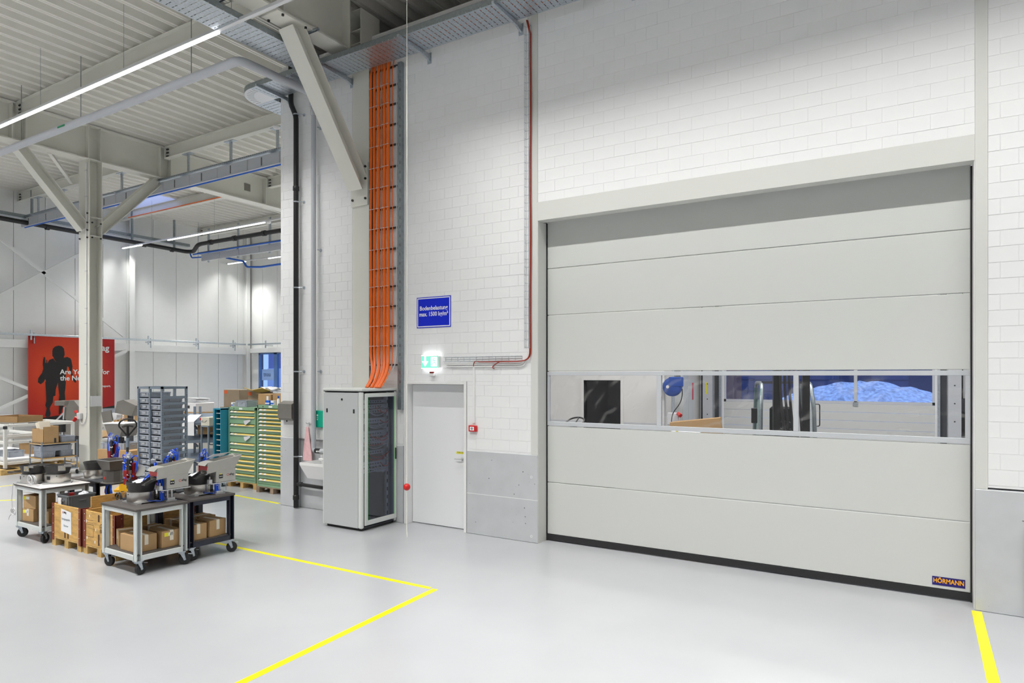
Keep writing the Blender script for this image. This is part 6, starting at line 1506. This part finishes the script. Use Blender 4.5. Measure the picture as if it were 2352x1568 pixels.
shape([(385, 820), (560, 830), (530, 930), (525, 1015), (497, 1025), (490, 1110), (455, 1165), (445, 1200), (460, 1260), (450, 1305), (400, 1310), (383, 1290), (400, 1220), (405, 1190), (385, 1150), (400, 1090), (395, 960)], 'figure_leg', m_sil, .0055)
shape([(560, 835), (670, 830), (665, 900), (655, 980), (662, 1060), (655, 1110), (620, 1200), (605, 1260), (570, 1280), (575, 1180), (570, 1090), (580, 1010), (565, 900)], 'figure_leg', m_sil, .006)
m_bw = M('print_white', (.85, .85, .85), .5)
def btext(s, u, v, size, bold=.004):
    y, z = B(u, v); text('lettering', s, size, m_bw, g, (.0085, y, z), FACE_X, 'LEFT', .0004, bold)
btext('Are You', 588, 735, .255, .006); btext('the Nex', 590, 822, .255, .006); btext('for', 1157, 735, .265, .006); btext('?', 1140, 820, .265, .006); btext('afag', 1080, 412, .34, .008); btext('Transport.', 1105, 905, .12, .003)

# column fittings
c = empty('document_holder', (-18.99, 9.30, 0), 0, 'white document holder on the free-standing column', 'holder')
a, b = px(206, 911, -18.98), px(230, 931, -18.98)
MB().box(-.04, .01, 9.33 - 9.30, 9.62 - 9.30, b.z - .02, a.z + .02, .004).build('tray', M('ribbed_grey', (.6, .61, .62), .4), c)
g = empty('column_conduit', (-19.12, 9.24, 0), 0, 'thin white conduit with clips down the free-standing column', 'conduit')
zb = 1.6; MB().tube([(0, .04, zb), (0, .04, 8.3)], .018, 8).build('tube', m_white, g, True)
for z in (1.75, 2.9, 4.0, 4.4, 5.4, 6.5, 7.4, 8.1): MB().box(-.06, .024, .02, .058, z - .012, z + .012).build('clip', m_wcable, g)
g = empty('power_socket', (-19.42, 9.29, 1.42), 0, 'grey wall socket with red plug on the free-standing column', 'socket')
MB().box(-.09, .08, -.07, .005, .0, .17, .01).build('box', m_wcable, g); MB().cyl((-.1, -.06, .05), (-.18, -.09, -.05), .045, n=12).build('plug', m_red, g, True); MB().cyl((-.12, -.05, .16), (-.16, -.06, .22), .04, n=12).build('plug', m_red, g, True)
MB().tube(bez((.02, -.03, 0), (.02, -.03, -.2), (.3, -.01, -.22), (.3, .0, .18), 8), .012, 6).build('cable', m_wcable, g, True)
# something wheeled at the very left edge
g = empty('black_caster_unit', (-17.3, 5.30, 0), 0, 'black wheeled foot cut by the left picture edge', 'caster')
MB().lathe([(.08, -.03), (.09, -.02), (.09, .02), (.08, .03)], 18, Matrix.Translation((0, 0, .09)) @ Matrix.Rotation(R(80), 4, 'X')).build('wheel', m_rubber, g, True); MB().box(-.5, .04, -.05, .05, .18, .26, .01).build('frame', m_gpipe, g)
# ================================================================== ROOM BEHIND THE SECTIONAL DOOR
Y1, Y2, XS = 16.9, 20.2, -5.75
m_rw = M('garage_wall', (.66, .65, .63), .6, bump=.1, bscale=20)
MB().box(-11.0, 12, W + .31, 20.6, -.2, -.002).build('floor_garage', m_floor, label='grey floor of the room behind the sectional door', cat='floor', kind='structure')
DW = (-8.05, -6.95, 0, 2.47)
mb = MB(); mb.box(-10.7, DW[0], Y1, Y1 + .2, 0, 6); mb.box(DW[1], XS, Y1, Y1 + .2, 0, 6); mb.box(DW[0], DW[1], Y1, Y1 + .2, DW[3], 6)
gw = mb.build('wall_garage_left', m_rw, label='plain rear wall of the garage with a dark doorway', cat='wall', kind='structure')
mb = MB(); mb.box(-10.7, DW[0] - .08, Y1 - .02, Y1, 0, 1.35); mb.box(DW[1] + .08, XS, Y1 - .02, Y1, 0, 1.35); mb.build('concrete_base', m_conc, gw)
MB().box(XS - .2, XS, Y1 + .2, Y2 + .2, 0, 6).build('wall_garage_return', m_rw, label='return wall beside the grey steel cupboard', cat='wall', kind='structure')
MB().box(-10.9, -10.71, W + .31, Y1 + .2, 0, 6).build('wall_garage_end', m_rw, label='hidden left end wall of the garage', cat='wall', kind='structure')
OX0, OX1, OZ = py(1672, 880, Y2).x - .12, py(2135, 880, Y2).x + .12, 4.4
mb = MB(); mb.box(XS, OX0, Y2, Y2 + .25, 0, 6); mb.box(OX1, 10, Y2, Y2 + .25, 0, 6); mb.box(OX0, OX1, Y2, Y2 + .25, OZ, 6); mb.box(-10.7, 10, Y2, Y2 + .25, 6, 9.7); rwall = mb.build('wall_garage_rear', m_block, label='white block rear wall of the garage around the outer door', cat='wall', kind='structure')  # strip above the ceiling added to block leaking sky light
mb = MB()
for i in range(26):
    z = i * .175; mb.box(XS, OX0 - .5, Y2 - .002, Y2, z, z + .006); mb.box(OX1 + .35, 6, Y2 - .002, Y2, z, z + .006)
mb.build('mortar_joint', m_mortar, rwall)
MB().box(9.8, 10, W + .31, Y2, 0, 9.7).build('wall_garage_right', m_rw, label='hidden right end wall of the garage', cat='wall', kind='structure')  # raised past the ceiling, unseen, to keep sky light out
MB().box(-11, 10, W + .31, Y2 + .25, 6, 6.2).build('ceiling_garage', m_white, label='white ceiling of the garage', cat='ceiling', kind='structure')
lamp('garage_light', (-6.5, 13.0, 5.9), 5, 230, 170, .3); lamp('garage_light', (-1.0, 15.5, 5.9), 6, 340, 170, .3)
# dark glazed doorway
g = empty('door_3', (DW[0], Y1, 0), 0, 'dark glazed door in the garage rear wall', 'door', kind='structure')
mb = MB(); mb.box(-.08, 0, -.03, .2, 0, DW[3] + .08); w = DW[1] - DW[0]; mb.box(w, w + .08, -.03, .2, 0, DW[3] + .08); mb.box(0, w, -.03, .2, DW[3], DW[3] + .08); mb.build('frame', m_rw, g)
MB().box(.02, w - .02, .10, .12, .02, DW[3] - .01).build('pane', glass_mat('dark_glass', (.05, .06, .11), .04, .03), g)
MB().box(.05, .2, .5, .52, 1.5, 2.0).build('teal_panel', M('teal', (.02, .25, .35), .4, emit=(.02, .25, .4), estr=.3), g)
MB().box(-1, w + 1, .9, 1.0, -.1, 3).build('dark_back', M('night', (.01, .012, .03), .7), g)
# grey steel cupboard
a, b = py(1548, 880, Y2 - .5), py(1592, 880, Y2 - .5)
g = empty('steel_cupboard', (-5.45, 17.50, 0), R(90), 'grey steel cupboard with red label seen through the door window', 'cupboard'); w = .50; ztop = 2.48
MB().box(-.0, w * 1.9, 0, .28, 0, ztop, .006).build('body', m_cab, g)
for s in (0, 1): d_ = MB().box(.01 + s * w * .95, w * .95 - .01 + s * w * .95, -.018, 0, .05, ztop - .04, .004).build('door', m_cab, g); MB().box(w * (.85 + .2 * s), w * (.85 + .2 * s) + .02, -.03, -.018, 1.2, 1.35).build('handle', m_slate, d_)
MB().box(w * 1.6, w * 1.85, -.021, -.018, ztop - .55, ztop - .08).build('red_label', m_red, g)
mb = MB(); mb.box(.15, .25, .05, .1, ztop, ztop + .8); mb.box(.3, .7, .05, .1, ztop, ztop + .8); mb.build('duct', m_gpipe, g)
# cable reel and socket box on the return wall post
c = py(1546, 888, Y1 - .3); g = empty('cable_reel', (c.x, Y1 - .35, c.z), 0, 'blue wall cable reel with hanging black cable', 'cable reel')
MB().lathe([(.20, -.08), (.24, -.05), (.24, .05), (.20, .08)], 28, Matrix.Rotation(R(90), 4, 'X')).build('drum', M('reel_blue', (.012, .06, .30), .4), g, True); MB().box(-.08, .26, -.09, .09, .0, .25, .02).build('housing', M('reel_blue', (.012, .06, .30), .4), g)
MB().lathe([(.04, -.09), (.04, .09)], 14, Matrix.Translation((-.1, 0, 0)) @ Matrix.Rotation(R(90), 4, 'X')).build('hub', m_wcable, g, True)
MB().tube(smooth_path([(-.3, 0, .2), (-.36, 0, .2), (-.36, 0, -.28), (-.3, 0, -.28)], .05, 3), .012, 6).build('bracket', m_zinc, g); MB().box(-.40, -.10, .1, .34, -.1, .1).build('wall_arm', m_zinc, g)
MB().tube(bez((.25, 0, -.05), (.3, -.05, -.5), (.05, -.05, -.5), (.0, -.03, -.75), 8) + bez((.0, -.03, -.75), (-.1, 0, -1.1), (.2, 0, -.9), (.25, 0, -1.3), 8), .012, 6).build('cable', m_black, g, True)
g = empty('socket_box', (c.x - .02, Y1 - .12, c.z - .98), 0, 'grey socket box with red sockets under the cable reel', 'socket'); MB().box(-.16, .14, -.12, 0, 0, .32, .02).build('box', m_wcable, g)
for q in ((.12, .05), (.12, .30), (.17, -.1)): MB().cyl((q[0], -.1, q[1]), (q[0] + .09, -.16, q[1] - .05), .05, n=12).build('socket', m_red, g, True)
mb = MB(); mb.box(-.28, .10, Y1 - .12 - Y1, 0, 0, 6)
MB().box(c.x - .12, c.x - .06, Y1 - .03, Y1, 1.3, 6).build('conduit', m_zinc, label='galvanised conduit above the cable reel', cat='conduit')
# guide rails and posts of the outer door
for x, lab in ((OX0 - .05, 'left'), (OX1 + .05, 'right')):
    s = -1 if lab == 'left' else 1
    g = empty('door_guide', (x, Y2, 0), 0, '%s galvanised guide rail of the outer door' % lab, 'guide rail')
    MB().box(*sorted((0, s * .06)), -.14, 0, 0, 5, .003).build('rail', m_zinc, g); MB().box(*sorted((s * .06, s * .20)), -.05, 0, 0, 5).build('shadow_gap', m_slate, g); MB().box(*sorted((s * .22, s * .50)), -.28, 0, 0, 5, .004).build('post', m_alf, g)
    if s < 0: MB().box(*sorted((s * .50, s * .62)), -.02, 0, 0, 5).build('back_plate', m_slate, g)
    mb = MB()
    for z in (1.45, 1.9, 2.35): mb.lathe([(.018, 0), (.018, .004)], 10, Matrix.Translation((s * .36, -.28, z)) @ Matrix.Rotation(R(90), 4, 'X'))
    mb.build('bolt', m_bolt, g)
MB().box(-.02, .02, -.006, 0, 0, .35).build('safety_label', m_ylab, loc=(OX0 - .44, Y2 - .28, 2.05), label='yellow safety sticker on the left post of the outer door', cat='sticker')
# outer door
g = empty('door_4', (OX0, Y2 + .02, 0), 0, 'white outer sectional door with window band, seen through the inner door window', 'door', kind='structure'); w = OX1 - OX0
zb_ = py(1900, 926, Y2).z
for i in range(8): MB().box(0, w, .0, .05, i * zb_ / 8 + .003, (i + 1) * zb_ / 8 - .003, .004).build('door_panel', m_dpan, g)
for i in range(6): z = zb_ + 1.0 + i * .25; MB().box(0, w, .0, .05, z + .003, z + .247, .004).build('door_panel', m_dpan, g)
mid = py(1965, 900, Y2).x - OX0
mb = MB(); mb.box(0, w, -.002, .05, zb_, zb_ + .07); mb.box(0, w, -.002, .05, zb_ + .93, zb_ + 1.0); mb.box(0, .06, -.002, .05, zb_, zb_ + 1); mb.box(w - .06, w, -.002, .05, zb_, zb_ + 1); mb.box(mid - .04, mid + .04, -.002, .05, zb_, zb_ + 1)
q = mb.build('window_frame', m_alf, g)
for a, b in ((.06, mid - .04), (mid + .04, w - .06)): MB().box(a, b, .02, .026, zb_ + .07, zb_ + .93).build('pane', m_glass, q)
MB().box(mid - .06, mid + .06, -.03, -.002, zb_ - .06, zb_ + .05).build('hinge', m_zinc, g)
g = empty('control_box', (py(2184, 920, Y2).x + .24, Y2 - .02, 0), 0, 'dark door control box with cable right of the outer door', 'control box')
z0, z1 = py(2184, 945, Y2).z, py(2184, 914, Y2).z; MB().box(-.17, .17, -.16, 0, z0, z1, .02).build('case', m_slate, g); MB().tube([(0, -.08, z1), (.0, -.08, 5)], .015, 6).build('cable', m_black, g); MB().tube(bez((-.5, -.05, z1 + 1.2), (-.4, -.05, z1 + .8), (-.1, -.1, z1 + .8), (-.05, -.08, z1 + 1.4), 8), .013, 6).build('cable', m_black, g)
MB().box(-.1, .12, -.12, 0, z0 - .6, z0 - .02, .02).build('cable_bunch', m_black, g)
# forklift
c = at(1800, 900, 15.6)
g = empty('forklift', (c.x, c.y, 0), R(18), 'parked forklift with steel cab frame and black hoses behind the window', 'forklift')
MB().box(-.55, .55, -.9, .9, .25, 1.0, .06).build('body', m_slate, g); MB().box(-.5, .5, .5, 1.1, .25, 1.15, .08).build('counterweight', m_black, g)
for sx in (-1, 1):
    MB().tube(smooth_path([(sx * .58, -.55, .9), (sx * .56, -.50, 1.9), (sx * .52, -.30, 2.42), (sx * .52, .75, 2.42), (sx * .56, .85, 1.0)], .15, 4), .045, 10).build('guard_post', m_zincd, g, True)
    MB().box(sx * .56 - .01, sx * .56 + .01, -.45, .8, 1.05, 2.3).build('side_window', glass_mat('cab_glass', (.65, .78, .76), .1, .03) if sx < 0 else MATS.get('cab', m_glass), g)
    for y in (-.65, .7): MB().lathe([(.16, -.09), (.26, -.09), (.28, -.06), (.28, .06), (.26, .09), (.16, .09)], 24, Matrix.Translation((sx * .55, y, .28)) @ Matrix.Rotation(R(90), 4, 'Y')).build('wheel', m_rubber, g, True)
for y in (-.25, .0, .25, .5, .72): MB().box(-.52, .52, y - .02, y + .02, 2.41, 2.46).build('roof_bar', m_slate, g)
for sx in (-.30, .30): MB().box(sx - .07, sx + .07, -1.08, -.92, .1, 3.0).build('mast_channel', m_black, g)
for i in range(5): MB().tube(bez((-.22 + .09 * i, -1.1, 2.9), (-.3 + .1 * i, -1.15, 2.0), (-.1 + .08 * i, -1.16, 1.6), (-.2 + .1 * i, -1.1, 1.0), 8), .028, 8).build('hose', m_rubber, g, True)
MB().box(-.25, .25, .05, .55, 1.0, 1.18, .05).build('seat', m_black, g); MB().box(-.24, .24, .45, .60, 1.15, 1.85, .05).build('seat_back', m_black, g)
MB().tube([(.16 * math.cos(R(a)), -.3 + .12 * math.sin(R(a)), 1.45 + .09 * math.sin(R(a))) for a in range(0, 360, 20)], .014, 6, closed=True).build('steering_wheel', m_black, g, True)
for sx in (-.3, .3): MB().box(sx - .06, sx + .06, -2.1, -1.08, .05, .10).build('fork', m_slate, g)
MB().box(-.75, -.62, -.35, -.30, 1.5, 1.85, .01).build('mirror', m_black, g); MB().tube(smooth_path([(.62, -.3, 1.45), (.72, -.3, 1.45), (.72, -.3, 1.95), (.62, -.3, 1.95)], .04, 3), .013, 6).build('grab_rail', m_black, g, True)
# steering wheel low at the left pane
c = at(1321, 968, 12.4)
g = empty('ride_on_machine', (c.x, c.y, 0), 0, 'ride-on machine with black steering wheel at the left door pane', 'vehicle'); MB().tube([(.17 * math.cos(R(a)), .15 * math.sin(R(a)), c.z + .07 * math.sin(R(a))) for a in range(0, 360, 18)], .016, 8, closed=True).build('steering_wheel', m_black, g, True)
mb = MB()
for a in (90, 210, 330): mb.tube([(0, 0, c.z - .03), (.16 * math.cos(R(a)), .14 * math.sin(R(a)), c.z + .06 * math.sin(R(a)))], .014, 6)
mb.build('spokes', m_black, g, True); MB().cyl((0, .05, 0.5), (0, 0, c.z - .03), .04, n=12).build('steering_column', m_slate, g, True); MB().box(-.4, .4, -.3, 1.0, 0, 1.1, .05).build('body', m_slate, g)
# carton, papers and cone
c = py(1618, 975, 16.0); g = empty('tilted_carton', (c.x, 16.0, 0), R(8), 'large tilted brown carton standing behind the window', 'box'); MB().box(-.62, .55, -.1, .25, 0, 1.55, .006, Matrix.Rotation(R(-7), 4, 'Y')).build('carton', m_card, g)
c = py(1565, 975, 14.6); g = empty('work_table', (c.x + .1, 14.7, 0), 0, 'work table with papers and tools behind the window', 'table'); MB().box(-.7, .6, -.4, .4, 1.20, 1.25).build('top', m_slate, g)
for sx in (-.6, .5):
    for sy in (-.3, .3): MB().box(sx - .03, sx + .03, sy - .03, sy + .03, 0, 1.2).build('leg', m_slate, g)
mb = MB(); random.seed(8)
for i in range(6): mb.box(-.3, .35, -.2, .2, .012 * i, .012 * i + .010, 0, Matrix.Rotation(R(random.uniform(-8, 8)), 4, 'Z') @ Matrix.Rotation(R(random.uniform(-3, 3)), 4, 'Y'))
mb.build('paper_pile', m_paper, loc=(c.x, 14.7, 1.27), label='untidy paper pile on the work table behind the window', cat='papers')
MB().lathe([(.10, 0), (.10, .012), (.055, .015), (.015, .17), (.0001, .175)], 16).build('small_cone', m_ylab, smooth=True, loc=(c.x - .05, 14.45, 1.251), label='small yellow cone on the work table', cat='cone')
# ---- outdoors
m_snow = M('snow', (.80, .84, .90), .7, var=.42, vscale=5, bump=.5, bscale=3)
MB().box(-60, 60, Y2 + .3, 120, -.3, -.1).build('ground_outside', M('asphalt_snow', (.35, .38, .42), .7, var=.3), label='snowy yard outside the outer door', cat='ground', kind='structure')
mb = MB(); random.seed(6); NX, NY = 46, 16; vs = []; fs = []
cm = at(1985, 900, 34)
for i in range(NX):
    for j in range(NY):
        u, v = i / (NX - 1) * 2 - 1, j / (NY - 1) * 2 - 1; hgt = 2.35 * max(0, 1 - abs(u) ** 2.0) * max(0, 1 - v * v) + random.uniform(-.12, .12) * (1 - abs(u)); vs.append((u * 6.2 + .4 * math.sin(v * 3), v * 3.5, max(hgt, 0)))
for i in range(NX - 1):
    for j in range(NY - 1): fs.append((i * NY + j, i * NY + j + 1, (i + 1) * NY + j + 1, (i + 1) * NY + j))
mb.add(vs, fs).build('snow_mound', m_snow, smooth=True, loc=(cm.x, cm.y, -.1), label='mound of snow-covered earth in the blue dusk outside', cat='snow mound')
bl = empty('building', (-12, 62, 0), 0, 'long dark blue industrial building across the snowy yard', 'building')
MB().box(-10, 40, 0, 10, -.2, 14).build('wall', M('facade_navy', (.06, .09, .22), .6), bl)
for i in range(14): MB().box(-10, 40, -.05, 0, i + .2, i + .26).build('cladding_joint', M('facade_dark', (.03, .045, .13), .6), bl)
for i in range(7): MB().box(6 + i * 5, 8.4 + i * 5, -.08, 0, .5, 3.2).build('door', M('facade_dark', (.05, .07, .2), .6), bl)
h2 = empty('building', (-16, 48, 0), 0, 'house with pale roof seen left of the snow mound', 'building')
MB().box(-9, 3.2, 0, 9, -.2, 4.0).build('wall', M('house_wall', (.30, .14, .10), .7), h2); MB().box(-9.5, 3.5, -.6, 9, 4.0, 5.6).build('roof', m_snow, h2)
for i in range(6):
    f_ = MB().box(-8 + i * 1.9, -7 + i * 1.9, -.06, 0, 1.3, 2.8).build('window', m_signw, h2); MB().box(-7.9 + i * 1.9, -7.1 + i * 1.9, -.08, -.06, 1.4, 2.7).build('pane', M('night', (.01, .012, .03), .7), f_)
# beyond the rear hall window
bb = empty('building', (-34, 38, 0), 0, 'blue building with a pale lettered band beyond the rear window', 'building')
MB().box(-14, 14, 0, 6, -.2, 9).build('wall', M('facade_blue', (.12, .17, .38), .6), bb); MB().box(-14, 14, -.1, 0, 1.6, 3.2).build('band', M('facade_pale', (.5, .6, .75), .6), bb)
